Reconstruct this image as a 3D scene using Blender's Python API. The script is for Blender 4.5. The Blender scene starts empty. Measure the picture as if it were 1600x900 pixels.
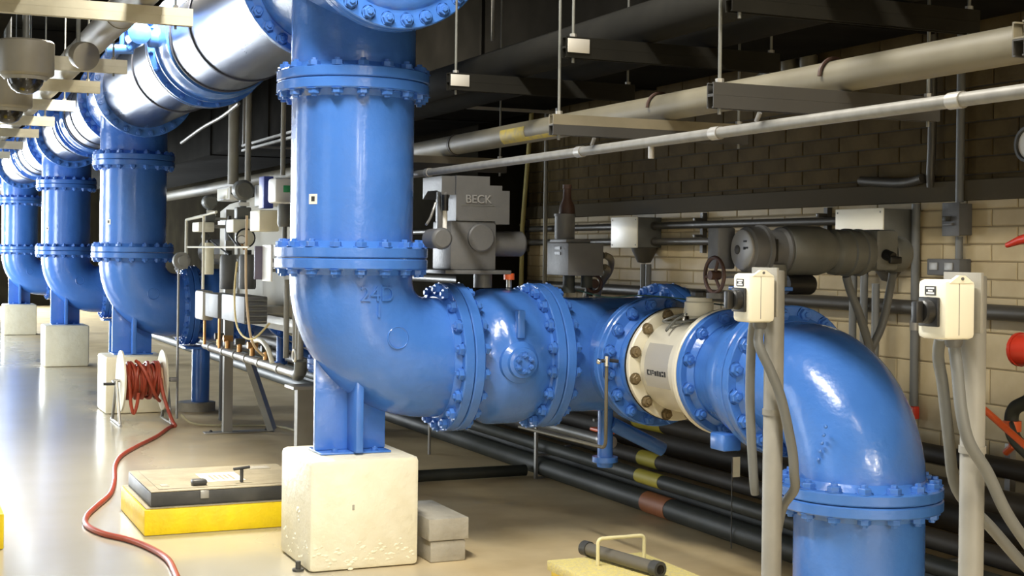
import bpy, bmesh, math, random
from mathutils import Vector, Matrix
random.seed(7)
S = bpy.context.scene
COL = S.collection
PI = math.pi
# ------------------------------------------------------------------ camera
PSI, ROLL, CAMH = math.radians(23.858), math.radians(0.7), 1.636
cd = bpy.data.cameras.new('camera'); cam = bpy.data.objects.new('camera', cd); COL.objects.link(cam)
R0 = Vector((math.cos(PSI), -math.sin(PSI), 0)); F0 = Vector((math.sin(PSI), math.cos(PSI), 0)); U0 = Vector((0, 0, 1))
Rc = R0*math.cos(ROLL) + U0*math.sin(ROLL); Uc = U0*math.cos(ROLL) - R0*math.sin(ROLL)
mw = Matrix.Identity(4)
for i in range(3):
    mw[i][0], mw[i][1], mw[i][2] = Rc[i], Uc[i], -F0[i]
mw[2][3] = CAMH
cam.matrix_world = mw
cd.sensor_width = 36; cd.lens = 2200/1600*36; cd.shift_y = -(450-396.457)/1600; cd.clip_end = 200; cd.clip_start = .05
S.camera = cam
# ------------------------------------------------------------------ world, lights, exposure
W = bpy.data.worlds.new('world'); S.world = W; W.use_nodes = True
W.node_tree.nodes['Background'].inputs[0].default_value = (.75, .85, 1, 1)
W.node_tree.nodes['Background'].inputs[1].default_value = .25
def area(name, loc, direction, sx, sy, power, color):
    l = bpy.data.lights.new(name, 'AREA'); l.shape = 'RECTANGLE'; l.size = sx; l.size_y = sy; l.energy = power; l.color = color
    o = bpy.data.objects.new(name, l); COL.objects.link(o); o.location = loc
    o.rotation_euler = Vector(direction).to_track_quat('-Z', 'Y').to_euler()
    return o
DAY = (.86, .93, 1.0); WARM = (1.0, .91, .75)
WINY = [(4.5, 20), (10.5, 70), (16.5, 330), (22.5, 470), (28.5, 560), (35, 560)]
for y, p in WINY:
    area('window_daylight', (-3.58, y, 2.0), (1, 0, 0), 1.9, 3.6, p, DAY)
area('end_window_daylight', (-1.2, 41.8, 2.4), (0, -1, 0), 4.2, 3.0, 4200, DAY)
S.view_settings.view_transform = 'Standard'; S.view_settings.look = 'None'
S.view_settings.exposure = 0.40; S.view_settings.gamma = 1; S.view_settings.use_curve_mapping = False
# ------------------------------------------------------------------ materials
def mat(name, col, rough=.5, metal=0, var=None, vscale=6, bump=0, bscale=40, coat=0, vrange=(.4, .65), detail=6, emit=0, objrand=0, spec=.5, stretch=None, rvar=0):
    m = bpy.data.materials.new(name); m.use_nodes = True
    nt = m.node_tree; n = nt.nodes; b = n['Principled BSDF']
    b.inputs['Base Color'].default_value = (*col, 1); b.inputs['Roughness'].default_value = rough
    b.inputs['Metallic'].default_value = metal; b.inputs['Coat Weight'].default_value = coat
    b.inputs['Coat Roughness'].default_value = .12; b.inputs['Specular IOR Level'].default_value = spec
    tc = n.new('ShaderNodeTexCoord'); src = tc.outputs['Object']
    if stretch:
        mp = n.new('ShaderNodeMapping'); mp.inputs['Scale'].default_value = stretch; nt.links.new(src, mp.inputs[0]); src = mp.outputs[0]
    last = None
    if var or rvar:
        no = n.new('ShaderNodeTexNoise'); no.inputs['Scale'].default_value = vscale; no.inputs['Detail'].default_value = detail
        nt.links.new(src, no.inputs['Vector'])
        cr = n.new('ShaderNodeValToRGB'); cr.color_ramp.elements[0].position, cr.color_ramp.elements[1].position = vrange
        nt.links.new(no.outputs[0], cr.inputs[0])
        if var:
            cr.color_ramp.elements[0].color = (*col, 1); cr.color_ramp.elements[1].color = (*var, 1)
            last = cr.outputs[0]
        if rvar:
            mr = n.new('ShaderNodeMapRange'); mr.inputs['To Min'].default_value = rough-rvar; mr.inputs['To Max'].default_value = rough+rvar
            nt.links.new(no.outputs[0], mr.inputs[0]); nt.links.new(mr.outputs[0], b.inputs['Roughness'])
    if objrand:
        oi = n.new('ShaderNodeObjectInfo'); hs = n.new('ShaderNodeHueSaturation')
        mr = n.new('ShaderNodeMapRange'); mr.inputs['To Min'].default_value = 1-objrand; mr.inputs['To Max'].default_value = 1+objrand
        nt.links.new(oi.outputs['Random'], mr.inputs[0]); nt.links.new(mr.outputs[0], hs.inputs['Value'])
        if last: nt.links.new(last, hs.inputs['Color'])
        else: hs.inputs['Color'].default_value = (*col, 1)
        last = hs.outputs[0]
    if last: nt.links.new(last, b.inputs['Base Color'])
    if bump:
        no2 = n.new('ShaderNodeTexNoise'); no2.inputs['Scale'].default_value = bscale; no2.inputs['Detail'].default_value = 3
        nt.links.new(src, no2.inputs['Vector'])
        bp = n.new('ShaderNodeBump'); bp.inputs['Strength'].default_value = bump; bp.inputs['Distance'].default_value = .01
        nt.links.new(no2.outputs[0], bp.inputs['Height']); nt.links.new(bp.outputs[0], b.inputs['Normal'])
    if emit:
        b.inputs['Emission Color'].default_value = (*col, 1); b.inputs['Emission Strength'].default_value = emit
    return m
BLUE = mat('blue_enamel', (.064, .198, .60), .26, 0, (.056, .18, .56), 5, .4, 17, coat=.35)
BLUEN = mat('blue_bolt_enamel', (.062, .190, .58), .35, 0, bump=.2, bscale=60)
STEEL = mat('brushed_stainless', (.155, .175, .225), .30, 1, rvar=.10, vscale=3, bump=.08, bscale=10, stretch=(3, .25, 3))
SEAM = mat('dark_rubber_seam', (.03, .035, .06), .5)
CREAM = mat('cream_concrete_paint', (.88, .83, .64), .42, 0, (.84, .78, .58), 7, .5, 22)
FLOOR = mat('sealed_concrete', (.50, .475, .39), .22, 0, (.42, .395, .31), .9, .05, 3, rvar=.07, vrange=(.35, .7), coat=.3)
def floor_material():
    m = FLOOR; nt = m.node_tree; n = nt.nodes; b = n['Principled BSDF']
    old = b.inputs['Base Color'].links[0].from_socket; oldr = b.inputs['Roughness'].links[0].from_socket
    tc = n.new('ShaderNodeTexCoord'); sx = n.new('ShaderNodeSeparateXYZ'); nt.links.new(tc.outputs['Object'], sx.inputs[0])
    no = n.new('ShaderNodeTexNoise'); no.inputs['Scale'].default_value = 1.3; no.inputs['Detail'].default_value = 5; nt.links.new(tc.outputs['Object'], no.inputs['Vector'])
    ad = n.new('ShaderNodeMath'); ad.operation = 'ADD'; nt.links.new(sx.outputs[0], ad.inputs[0]); nt.links.new(no.outputs[0], ad.inputs[1])
    mr = n.new('ShaderNodeMapRange'); mr.inputs['From Min'].default_value = 2.35; mr.inputs['From Max'].default_value = 3.25; nt.links.new(ad.outputs[0], mr.inputs[0])
    n2 = n.new('ShaderNodeTexNoise'); n2.inputs['Scale'].default_value = 2.2; n2.inputs['Detail'].default_value = 7; nt.links.new(tc.outputs['Object'], n2.inputs['Vector'])
    cr = n.new('ShaderNodeValToRGB'); cr.color_ramp.elements[0].position = .35; cr.color_ramp.elements[1].position = .68
    cr.color_ramp.elements[0].color = (.72, .575, .335, 1); cr.color_ramp.elements[1].color = (.56, .425, .225, 1); nt.links.new(n2.outputs[0], cr.inputs[0])
    mx = n.new('ShaderNodeMix'); mx.data_type = 'RGBA'; nt.links.new(mr.outputs[0], mx.inputs[0]); nt.links.new(old, mx.inputs[6]); nt.links.new(cr.outputs[0], mx.inputs[7]); nt.links.new(mx.outputs[2], b.inputs['Base Color'])
    mf = n.new('ShaderNodeMix'); nt.links.new(mr.outputs[0], mf.inputs[0]); nt.links.new(oldr, mf.inputs[2]); mf.inputs[3].default_value = .55; nt.links.new(mf.outputs[0], b.inputs['Roughness'])
    cm = n.new('ShaderNodeMapRange'); cm.inputs['To Min'].default_value = .3; cm.inputs['To Max'].default_value = 0; nt.links.new(mr.outputs[0], cm.inputs[0]); nt.links.new(cm.outputs[0], b.inputs['Coat Weight'])
floor_material()
YELLOW = mat('yellow_safety_paint', (.98, .72, .004), .45, 0, (.90, .63, .01), 9, .4, 30)
YTOP = mat('worn_yellow_tread', (.74, .62, .20), .6, 0, (.62, .53, .26), 60, .6, 120)
WBLOCK = mat('glazed_cream_block', (.53, .435, .26), .55, 0, (.47, .375, .215), 5, .1, 12, objrand=.10, spec=.25)
WBRICK = mat('dimmed_brown_brick', (.092, .066, .028), .85, 0, (.07, .049, .02), 6, .3, 30, objrand=.14, spec=.1)  # brown brick colour deepened to hold the shade on the upper wall
MORTAR = mat('grey_mortar', (.28, .22, .125), .85)
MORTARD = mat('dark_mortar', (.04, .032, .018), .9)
DARK = mat('dark_paint_and_shade', (.012, .0105, .008), 1, 0, (.018, .016, .011), 2, spec=0)  # ceiling paint, also used to put shade into the far right wall
DUCT = mat('dark_duct', (.010, .0095, .008), 1, 0, (.015, .014, .012), 3, spec=.02)
GALV = mat('galvanised_steel', (.36, .35, .32), .42, .55, (.36, .35, .33), 14)
STRUT = mat('dimmed_cream_strut', (.19, .168, .118), .5, 0, (.155, .137, .094), 8)  # strut cream with the overhead shade worked into its colour
STRUTL = mat('lit_cream_strut', (.60, .56, .42), .5, 0, (.52, .48, .35), 8)  # lighter copy of the strut cream for the lamp-lit left struts
STRUTG = mat('grey_strut_channel', (.040, .039, .037), .6, .1)
GALVP = mat('dull_dimmed_galvanised', (.19, .187, .168), .5, .1, (.155, .15, .135), 20)  # galvanised tone lowered to imitate the shade overhead
DUCT2 = mat('dimmed_grey_pipe', (.011, .0105, .0085), .85, 0, (.016, .015, .012), 3, spec=.08)  # colour made very dark so overhead pipes and struts read as unlit
OLDY = mat('worn_yellow_label', (.42, .32, .04), .6, 0, (.30, .25, .09), 30)
PVC = mat('dimmed_cream_jacket', (.150, .134, .090), .55, 0, (.125, .11, .072), 4)  # cream darkened in place of the missing shade on the pipe
TAN = mat('tan_pipe', (.24, .22, .17), .42, 0, (.20, .18, .135), 4)
GREYM = mat('grey_machine_enamel', (.112, .113, .113), .5, 0, (.10, .101, .101), 8, .15, 40)
GREYD = mat('dark_grey_enamel', (.145, .148, .134), .42, 0, (.12, .123, .11), 8, .15, 40)
GREYP = mat('grey_post_paint', (.275, .265, .232), .5, 0, (.23, .222, .195), 6)
CONDUIT = mat('grey_plastic_conduit', (.15, .155, .150), .5)
CONDD = mat('dark_conduit', (.075, .068, .055), .45, .2)
BLACK = mat('black_plastic', (.012, .012, .012), .4)
WHITEB = mat('off_white_plastic', (.80, .77, .64), .42)
WHITE = mat('white_enamel', (.85, .85, .82), .4)
CREAMM = mat('cream_meter_enamel', (.80, .76, .63), .33, .1, (.74, .70, .57), 6)
LETTER = mat('light_grey_letters', (.26, .26, .255), .45)
PLATE = mat('grey_plate', (.50, .48, .43), .4, .2)
BACKB = mat('beige_board', (.42, .40, .33), .6)
BRASS = mat('brown_bolt', (.20, .15, .08), .5, .3)
RED = mat('red_rubber_hose', (.36, .055, .022), .45, 0, (.30, .045, .02), 8)
REDP = mat('red_enamel', (.62, .045, .02), .35)
ORANGE = mat('orange_red_enamel', (.75, .13, .035), .35)
LID = mat('tan_lid', (.40, .345, .225), .55, 0, (.33, .28, .18), 10, .3, 60)
DKMET = mat('dark_weathered_metal', (.055, .055, .052), .5, .3, (.09, .088, .08), 6)
PIPEG = mat('dark_green_grey_pipe', (.030, .033, .027), .55, 0, (.042, .045, .036), 4, spec=.3)
PIPEB = mat('brown_grey_pipe', (.050, .042, .030), .6, 0, (.038, .031, .022), 4, spec=.3)
YTAPE = mat('yellow_band', (.46, .39, .04), .6)
OTAPE = mat('orange_band', (.32, .11, .035), .6)
STONE = mat('grey_stone_block', (.44, .41, .335), .7, 0, (.38, .35, .28), 12, .4, 50)
PAPER = mat('white_paper', (.86, .84, .72), .7)
INK = mat('dark_ink', (.035, .035, .035), .6)
GLASSD = mat('smoked_dome', (.02, .018, .015), .08)
CHROME = mat('bright_chrome', (.8, .8, .8), .15, 1)
BRASSB = mat('brass_fitting', (.55, .30, .12), .35, .8)
GREENL = mat('green_display', (.05, .42, .16), .4)
BLUEP = mat('blue_violet_plate', (.06, .09, .42), .4)
HUBTAN = mat('reel_tan_hub', (.66, .42, .26), .5)
REELC = mat('reel_cream_disc', (.68, .62, .46), .45)
RUST = mat('rust_brown', (.055, .026, .017), .55)
DARKGLASS = mat('dark_lens', (.02, .02, .025), .1)
# ------------------------------------------------------------------ mesh builder
def frame(d):
    d = Vector(d).normalized(); a = Vector((0, 0, 1)) if abs(d.z) < .9 else Vector((1, 0, 0))
    u = d.cross(a).normalized(); v = d.cross(u).normalized(); return d, u, v
class MB:
    def __init__(s): s.v = []; s.f = []
    def ring(s, c, u, v, r, n):
        i = len(s.v)
        for k in range(n):
            a = 2*PI*k/n; s.v.append(c + u*(r*math.cos(a)) + v*(r*math.sin(a)))
        return i
    def box(s, lo, hi, ch=0, M=None):
        x0, y0, z0 = lo; x1, y1, z1 = hi
        i = len(s.v)
        if ch:
            c = min(ch, (x1-x0)*.45, (y1-y0)*.45, (z1-z0)*.45)
            bm = bmesh.new(); bmesh.ops.create_cube(bm, size=1)
            for w in bm.verts: w.co = Vector(((x0+x1)/2+w.co.x*(x1-x0), (y0+y1)/2+w.co.y*(y1-y0), (z0+z1)/2+w.co.z*(z1-z0)))
            bmesh.ops.bevel(bm, geom=bm.edges[:], offset=c, segments=2, profile=.5, affect='EDGES')
            bm.verts.index_update()
            for w in bm.verts: s.v.append(w.co.copy())
            for f in bm.faces: s.f.append([i+w.index for w in f.verts])
            bm.free()
        else:
            for z in (z0, z1):
                for x, y in ((x0, y0), (x1, y0), (x1, y1), (x0, y1)): s.v.append(Vector((x, y, z)))
            for q in ((3, 2, 1, 0), (4, 5, 6, 7), (0, 1, 5, 4), (1, 2, 6, 5), (2, 3, 7, 6), (3, 0, 4, 7)): s.f.append([i+k for k in q])
        if M is not None:
            for k in range(i, len(s.v)): s.v[k] = M @ s.v[k]
        return s
    def lathe(s, o, d, prof, n=32, closed=False):
        """prof: list of (distance along d, radius). r=0 closes an end; closed joins last to first."""
        d, u, v = frame(d); o = Vector(o); rows = []
        for t, r in prof:
            c = o + d*t
            if r <= 1e-6: rows.append([len(s.v)]); s.v.append(c)
            else:
                i = s.ring(c, u, v, r, n); rows.append(list(range(i, i+n)))
        pairs = list(zip(rows, rows[1:])) + ([(rows[-1], rows[0])] if closed else [])
        for a, b in pairs:
            if len(a) == 1 and len(b) == 1: continue
            for k in range(n):
                q = (k+1) % n
                if len(a) == 1: s.f.append([a[0], b[q], b[k]])
                elif len(b) == 1: s.f.append([a[k], a[q], b[0]])
                else: s.f.append([a[k], a[q], b[q], b[k]])
        return s
    def cyl(s, p0, p1, r, n=20, r2=None, caps=True):
        p0, p1 = Vector(p0), Vector(p1); L = (p1-p0).length; r2 = r if r2 is None else r2
        pr = ([(0, 0)] if caps else []) + [(0, r), (L, r2)] + ([(L, 0)] if caps else [])
        return s.lathe(p0, p1-p0, pr, n)
    def tube(s, pts, r, n=12, caps=True, radii=None):
        pts = [Vector(p) for p in pts]; N = len(pts)
        tan = []
        for k in range(N):
            a = pts[max(k-1, 0)]; b = pts[min(k+1, N-1)]; tan.append((b-a).normalized())
        d, u, v = frame(tan[0]); rows = []
        for k in range(N):
            if k:
                q = tan[k-1].rotation_difference(tan[k]); u = q @ u; v = q @ v
            rr = radii[k] if radii else r
            rows.append(s.ring(pts[k], u, v, rr, n))
        for a, b in zip(rows, rows[1:]):
            for k in range(n):
                q = (k+1) % n; s.f.append([a+k, a+q, b+q, b+k])
        if caps:
            s.f.append([rows[0]+k for k in range(n)][::-1]); s.f.append([rows[-1]+k for k in range(n)])
        return s
    def sphere(s, c, r, n=16, m=8, z0=-1, sc=(1, 1, 1)):
        pr = []
        for k in range(m+1):
            a = -PI/2 + PI*k/m; pr.append((math.sin(a)*r, math.cos(a)*r if 0 < k < m else 0))
        i = len(s.v); s.lathe((0, 0, 0), (0, 0, 1), pr, n)
        for k in range(i, len(s.v)): s.v[k] = Vector((s.v[k].x*sc[0], s.v[k].y*sc[1], s.v[k].z*sc[2])) + Vector(c)
        return s
    def prism(s, poly, a, b, axis):
        """polygon (2D) extruded along axis 'x','y','z' from a to b"""
        i = len(s.v); n = len(poly)
        for t in (a, b):
            for p, q in poly:
                s.v.append(Vector({'x': (t, p, q), 'y': (p, t, q), 'z': (p, q, t)}[axis]))
        s.f.append(list(range(i, i+n))[::-1]); s.f.append(list(range(i+n, i+2*n)))
        for k in range(n):
            q = (k+1) % n; s.f.append([i+k, i+q, i+n+q, i+n+k])
        return s
    def mesh(s, name, material, off=Vector((0, 0, 0)), smooth=True, ang=35):
        me = bpy.data.meshes.new(name)
        me.from_pydata([tuple(p-off) for p in s.v], [], s.f)
        bm = bmesh.new(); bm.from_mesh(me); bmesh.ops.recalc_face_normals(bm, faces=bm.faces[:]); bm.to_mesh(me); bm.free()
        if smooth:
            me.polygons.foreach_set('use_smooth', [True]*len(me.polygons)); me.set_sharp_from_angle(angle=math.radians(ang))
        me.materials.append(material); me.update()
        return me
ORIG = {}
def org(o):
    while o is not None:
        if o.name in ORIG: return ORIG[o.name]
        o = o.parent
    return Vector((0, 0, 0))
def part(name, mb, material, parent, label=None, smooth=True, ang=35, kind=None):
    me = mb.mesh(name, material, org(parent) if parent else Vector((0, 0, 0)), smooth, ang)
    o = bpy.data.objects.new(name, me); COL.objects.link(o); o.parent = parent
    if label: o['label'] = label
    if kind: o['kind'] = kind
    return o
def thing(name, label, cat, loc, group=None):
    o = bpy.data.objects.new(name, None); COL.objects.link(o); o.location = loc; o.empty_display_size = .05
    o['label'] = label; o['category'] = cat
    if group: o['group'] = group
    ORIG[o.name] = Vector(loc); return o
def solo(name, mb, material, label, cat, group=None, smooth=True):
    lo = [min(v[i] for v in mb.v) for i in range(3)]; hi = [max(v[i] for v in mb.v) for i in range(3)]
    off = Vector(((lo[0]+hi[0])/2, (lo[1]+hi[1])/2, lo[2]))
    me = mb.mesh(name, material, off, smooth)
    o = bpy.data.objects.new(name, me); COL.objects.link(o); o.location = off
    o['label'] = label; o['category'] = cat
    if group: o['group'] = group
    ORIG[o.name] = off; return o
def struct(name, mb, material, smooth=False):
    o = part(name, mb, material, None, smooth=smooth); o['kind'] = 'structure'; return o
def dup(root, delta, label=None, group=None):
    def rec(o, p):
        c = o.copy(); COL.objects.link(c)
        if p is not None: c.parent = p; c.matrix_parent_inverse = o.matrix_parent_inverse.copy()
        for ch in list(o.children): rec(ch, c)
        return c
    r = rec(root, None); r.location = Vector(root.location) + Vector(delta)
    if label: r['label'] = label
    if group: r['group'] = group
    ORIG[r.name] = r.location.copy(); return r
_nut = {}
def nut_mesh(size, material):
    k = (round(size, 4), material.name)
    if k not in _nut:
        m = MB(); m.lathe((0, 0, 0), (0, 0, 1), [(0, 0), (0, size*1.25), (.1*size, size*1.25), (.1*size, size*1.25)], 12)
        m.lathe((0, 0, 0), (0, 0, 1), [(.1*size, size*1.25), (.1*size, size), (.78*size, size), (.88*size, size*.9), (.88*size, size*.52), (1.25*size, size*.5), (1.32*size, size*.42), (1.32*size, 0)], 6)
        _nut[k] = m.mesh('bolt', material, smooth=False)
    return _nut[k]
def bolts(parent, center, direction, bc, n, size, material=None, phase=.5):
    """hex heads standing on a face whose outward normal is 'direction'"""
    material = material or BLUEN
    d, u, v = frame(direction); me = nut_mesh(size, material); c = Vector(center) - org(parent)
    for k in range(n):
        a = 2*PI*(k+phase)/n
        o = bpy.data.objects.new('bolt', me); COL.objects.link(o); o.parent = parent
        q = Vector((0, 0, 1)).rotation_difference(d).to_matrix().to_4x4()
        o.matrix_local = Matrix.Translation(c + u*(bc*math.cos(a)) + v*(bc*math.sin(a))) @ q @ Matrix.Rotation(a, 4, 'Z')
def flange(parent, face, outward, ro, ri, th, bc=None, n=0, size=.027, material=None, bmaterial=None, hub=True):
    """ring whose mating face sits at 'face', looking 'outward'; heads on its back"""
    d = Vector(outward).normalized(); m = MB(); f = Vector(face)
    c = .006
    pr = [(0, ri*.9), (0, ro-c), (-c, ro), (-th+c, ro), (-th, ro-c)]
    pr += [(-th, ri*1.10), (-th-.03, ri*1.015), (-th-.03, ri*.9)] if hub else [(-th, ri*.9)]
    m.lathe(f, d, pr, 72, closed=True)
    o = part('flange', m, material or BLUE, parent)
    if n: bolts(o, f - d*th, -d, bc, n, size, bmaterial or BLUEN)
    return o
def text(parent, name, body, size, depth, loc, right, up, material, label=None):
    cu = bpy.data.curves.new(name, 'FONT'); cu.body = body; cu.size = size; cu.extrude = depth; cu.align_x = 'CENTER'; cu.align_y = 'CENTER'
    o = bpy.data.objects.new(name, cu); COL.objects.link(o)
    bpy.context.view_layer.update()
    me = bpy.data.meshes.new_from_object(o.evaluated_get(bpy.context.evaluated_depsgraph_get()))
    bpy.data.objects.remove(o); bpy.data.curves.remove(cu)
    me.materials.clear(); me.materials.append(material)
    r, u = Vector(right).normalized(), Vector(up).normalized(); nrm = r.cross(u)
    M = Matrix.Identity(4)
    for i in range(3): M[i][0], M[i][1], M[i][2], M[i][3] = r[i], u[i], nrm[i], (Vector(loc)-org(parent))[i]
    me.transform(M)
    o = bpy.data.objects.new(name, me); COL.objects.link(o); o.parent = parent
    if label: o['label'] = label
    return o
def arc(c, a, b, r, n=12, t0=0, t1=PI/2):
    """points c + r*(a cos t + b sin t)"""
    c, a, b = Vector(c), Vector(a), Vector(b)
    return [c + a*(r*math.cos(t0+(t1-t0)*k/n)) + b*(r*math.sin(t0+(t1-t0)*k/n)) for k in range(n+1)]
def smoothpath(pts, n=6):
    P = [Vector(p) for p in pts]; out = []
    for i in range(len(P)-1):
        p0 = P[max(i-1, 0)]; p1 = P[i]; p2 = P[i+1]; p3 = P[min(i+2, len(P)-1)]
        for k in range(n):
            t = k/n; out.append(.5*((2*p1) + (p2-p0)*t + (2*p0-5*p1+4*p2-p3)*t*t + (3*p1-p0-3*p2+p3)*t**3))
    out.append(P[-1]); return out
# ------------------------------------------------------------------ room
WX = 5.75   # face of the brick wall
XL = -3.6
struct('floor', MB().box((XL-.2, -12, -.2), (6.2, 42.3, 0)), FLOOR)
struct('ceiling', MB().box((XL-.2, -12, 4.5), (6.2, 42.3, 4.7)), DARK)
m = MB()
for y in (1.5, 6.0, 10.5, 15, 19.5, 24, 28.5, 33):
    m2 = MB(); m2.box((XL, y-.15, 4.05), (WX-.02, y+.15, 4.5), .02)
    o = struct('trim_%d' % (int(y)+10), m2, DARK)
    o.name = 'ceiling_beam'
m = MB(); m.box((XL, 42, 0), (WX+.3, 42.2, .9)); m.box((XL, 42, 4.1), (WX+.3, 42.2, 4.5)); m.box((1.1, 42, .9), (WX+.3, 42.2, 4.1)); m.box((XL, 42, .9), (-3.4, 42.2, 4.1))
struct('wall_far', m, DARK)
m = MB(); m.box((XL-.2, -12, 0), (XL, 42, 1.05)); m.box((XL-.2, -12, 2.95), (XL, 42, 4.5))
ys = [-12] + sum(([y-1.9, y+1.9] for y, p in WINY), []) + [42]
for k in range(0, len(ys), 2): m.box((XL-.2, ys[k], 1.05), (XL, ys[k+1], 2.95))
struct('wall_left', m, CREAM)
struct('wall_right_far', MB().box((WX, 13.1, 0), (WX+.007, 41.9, 4.5)), DARK)  # same wall continued near-black, its colour standing in for the darkness there
# right wall: mortar core plus real bricks
wall = struct('wall_right', MB().box((WX+.008, -12, 0), (WX+.3, 42, 2.03)), MORTAR)
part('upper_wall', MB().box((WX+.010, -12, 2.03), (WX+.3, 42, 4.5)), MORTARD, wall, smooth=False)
def brickmb(y0, z0, L, H, d=.022):
    m = MB(); x1 = WX+.02; x0 = WX; c = .006; i = 0
    m.v += [Vector(p) for p in ((x1, y0, z0), (x1, y0+L, z0), (x1, y0+L, z0+H), (x1, y0, z0+H), (x0+c*.6, y0, z0), (x0+c*.6, y0+L, z0), (x0+c*.6, y0+L, z0+H), (x0+c*.6, y0, z0+H),
                               (x0, y0+c, z0+c), (x0, y0+L-c, z0+c), (x0, y0+L-c, z0+H-c), (x0, y0+c, z0+H-c))]
    for a, b in ((0, 1), (1, 2), (2, 3), (3, 0)):
        m.f.append([a, b, b+4, a+4]); m.f.append([a+4, b+4, b+8, a+8])
    m.f.append([8, 9, 10, 11]); return m
BL = .4064; J = .007
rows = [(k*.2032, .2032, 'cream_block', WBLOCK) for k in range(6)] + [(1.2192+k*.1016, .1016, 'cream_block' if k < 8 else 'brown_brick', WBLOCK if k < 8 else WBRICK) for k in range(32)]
LEDGE = 1.2192+8*.1016
cand = []
for ri, (z, hgt, nm, mt) in enumerate(rows):
    off = (ri % 2)*BL/2
    y = 3.4 + off
    while y < 13.0:
        cand.append((y, z, hgt, nm, mt)); y += BL
def inframe(y, z):
    xc = R0.x*WX + R0.y*y; yc = F0.x*WX + F0.y*y
    px = 800+2200*xc/yc; py = 396-2200*(z-CAMH)/yc
    return -60 < px < 1660 and -30 < py < 930, yc
vis = []
for c in cand:
    ok, yc = inframe(c[0]+.2, c[1]+c[2]/2)
    if ok: vis.append((yc - (1.2 if c[2] > .15 else 0), c))
vis.sort(key=lambda t: t[0]); single = [c for _, c in vis[:300]]; sset = set((c[0], c[1]) for c in single)
proto = {}
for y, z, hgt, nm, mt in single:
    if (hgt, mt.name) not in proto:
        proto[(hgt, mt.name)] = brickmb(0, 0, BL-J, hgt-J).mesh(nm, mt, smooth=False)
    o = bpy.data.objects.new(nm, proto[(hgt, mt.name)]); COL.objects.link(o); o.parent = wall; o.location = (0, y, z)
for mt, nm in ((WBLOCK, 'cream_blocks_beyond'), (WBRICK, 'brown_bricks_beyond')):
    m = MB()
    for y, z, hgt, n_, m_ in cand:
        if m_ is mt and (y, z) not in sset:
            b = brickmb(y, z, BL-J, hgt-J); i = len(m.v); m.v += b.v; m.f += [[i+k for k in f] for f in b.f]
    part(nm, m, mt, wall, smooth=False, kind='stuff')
struct('trim_1', MB().box((WX-.035, 3, LEDGE-.055), (WX+.01, 13.1, LEDGE+.065), .006), mat('dark_brown_ledge', (.075, .060, .034), .8, spec=.15))
# ------------------------------------------------------------------ blue pipework of the left row
X0 = 2.259; YS = [7.227, 14.615, 20.541, 28.134]; ZA = 1.065; ZL = 1.603; ZU = 2.527; ZH = 3.22; PED = .572
RP, RF, BC24 = .326, .406, .372
G = .002
def make_elbow(Y):
    t = thing('pipe_elbow', '', 'pipe fitting', (X0, Y, ZA), 'blue base elbows on the pedestals')
    path = [(X0, Y, ZL-.03), (X0, Y, ZA+.42)] + arc((X0+.42, Y, ZA+.42), (-1, 0, 0), (0, 0, -1), .42, 14)[1:] + [(X0+.52, Y, ZA)]
    b = part('body', MB().tube(path, RP, 56), BLUE, t)
    flange(t, (X0, Y, ZL-G), (0, 0, 1), RF, RP, .056, BC24, 18, .031)
    flange(t, (X0+.56-G, Y, ZA), (1, 0, 0), RF, RP, .056, BC24, 18, .031)
    m = MB(); m.box((X0-.195, Y-.02, PED+.0125), (X0+.195, Y+.02, ZA+.0), .006)
    part('foot_plate', m, BLUE, t)
    m = MB(); m.box((X0-.02, Y-.185, PED+.0125), (X0+.02, Y-.021, ZA-.05), .006); part('foot_rib', m, BLUE, t)
    m = MB(); m.box((X0-.02, Y+.021, PED+.0125), (X0+.02, Y+.185, ZA-.05), .006); part('foot_rib', m, BLUE, t)
    bp = part('base_plate', MB().box((X0-.192, Y-.13, PED+.002), (X0+.192, Y+.13, PED+.012), .002), BLUE, t)
    for sx in (-1, 1):
        for sy in (-1, 1):
            bolts(bp, (X0+sx*.11, Y+sy*.10, PED+.0122), (0, 0, 1), 0, 1, .016)
    # raised casting marks on the cheek
    m = MB(); m.lathe((X0+.155, Y-.320, ZA+.128), (0.08, -1, .10), [(-.02, .052), (.004, .052), (.008, .056), (.004, .061), (-.02, .061)], 32)
    part('cast_ring', m, BLUE, t)
    return t
def make_spool(Y):
    t = thing('pipe_spool', '', 'pipe', (X0, Y, ZL), 'blue upright pipe spools')
    part('pipe', MB().cyl((X0, Y, ZL+.03), (X0, Y, ZU-.03), RP, 64, caps=False), BLUE, t)
    flange(t, (X0, Y, ZL+G), (0, 0, -1), RF, RP, .056, BC24, 18, .031)
    flange(t, (X0, Y, ZU-G), (0, 0, 1), RF, RP, .056, BC24, 18, .031)
    a = 3.75
    c = Vector((X0+RP*math.cos(a), Y+RP*math.sin(a), 1.905))
    d = Vector((math.cos(a), math.sin(a), 0)); s_ = Vector((-d.y, d.x, 0))
    m = MB(); m.box((-.026, -.003, -.026), (.026, .002, .026))
    Mx = Matrix.Identity(4)
    for i in range(3): Mx[i][0], Mx[i][1], Mx[i][2], Mx[i][3] = s_[i], d[i], (0, 0, 1)[i], c[i]
    m.v = [Mx @ v for v in m.v]
    tg = part('number_tag', m, PAPER, t, 'small white square tag')
    m = MB(); m.box((-.010, .002, -.012), (.012, .0035, .014)); m.v = [Mx @ v for v in m.v]
    part('tag_print', m, INK, tg)
    return t
RH, RHF = .412, .492; TH = .64
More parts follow.
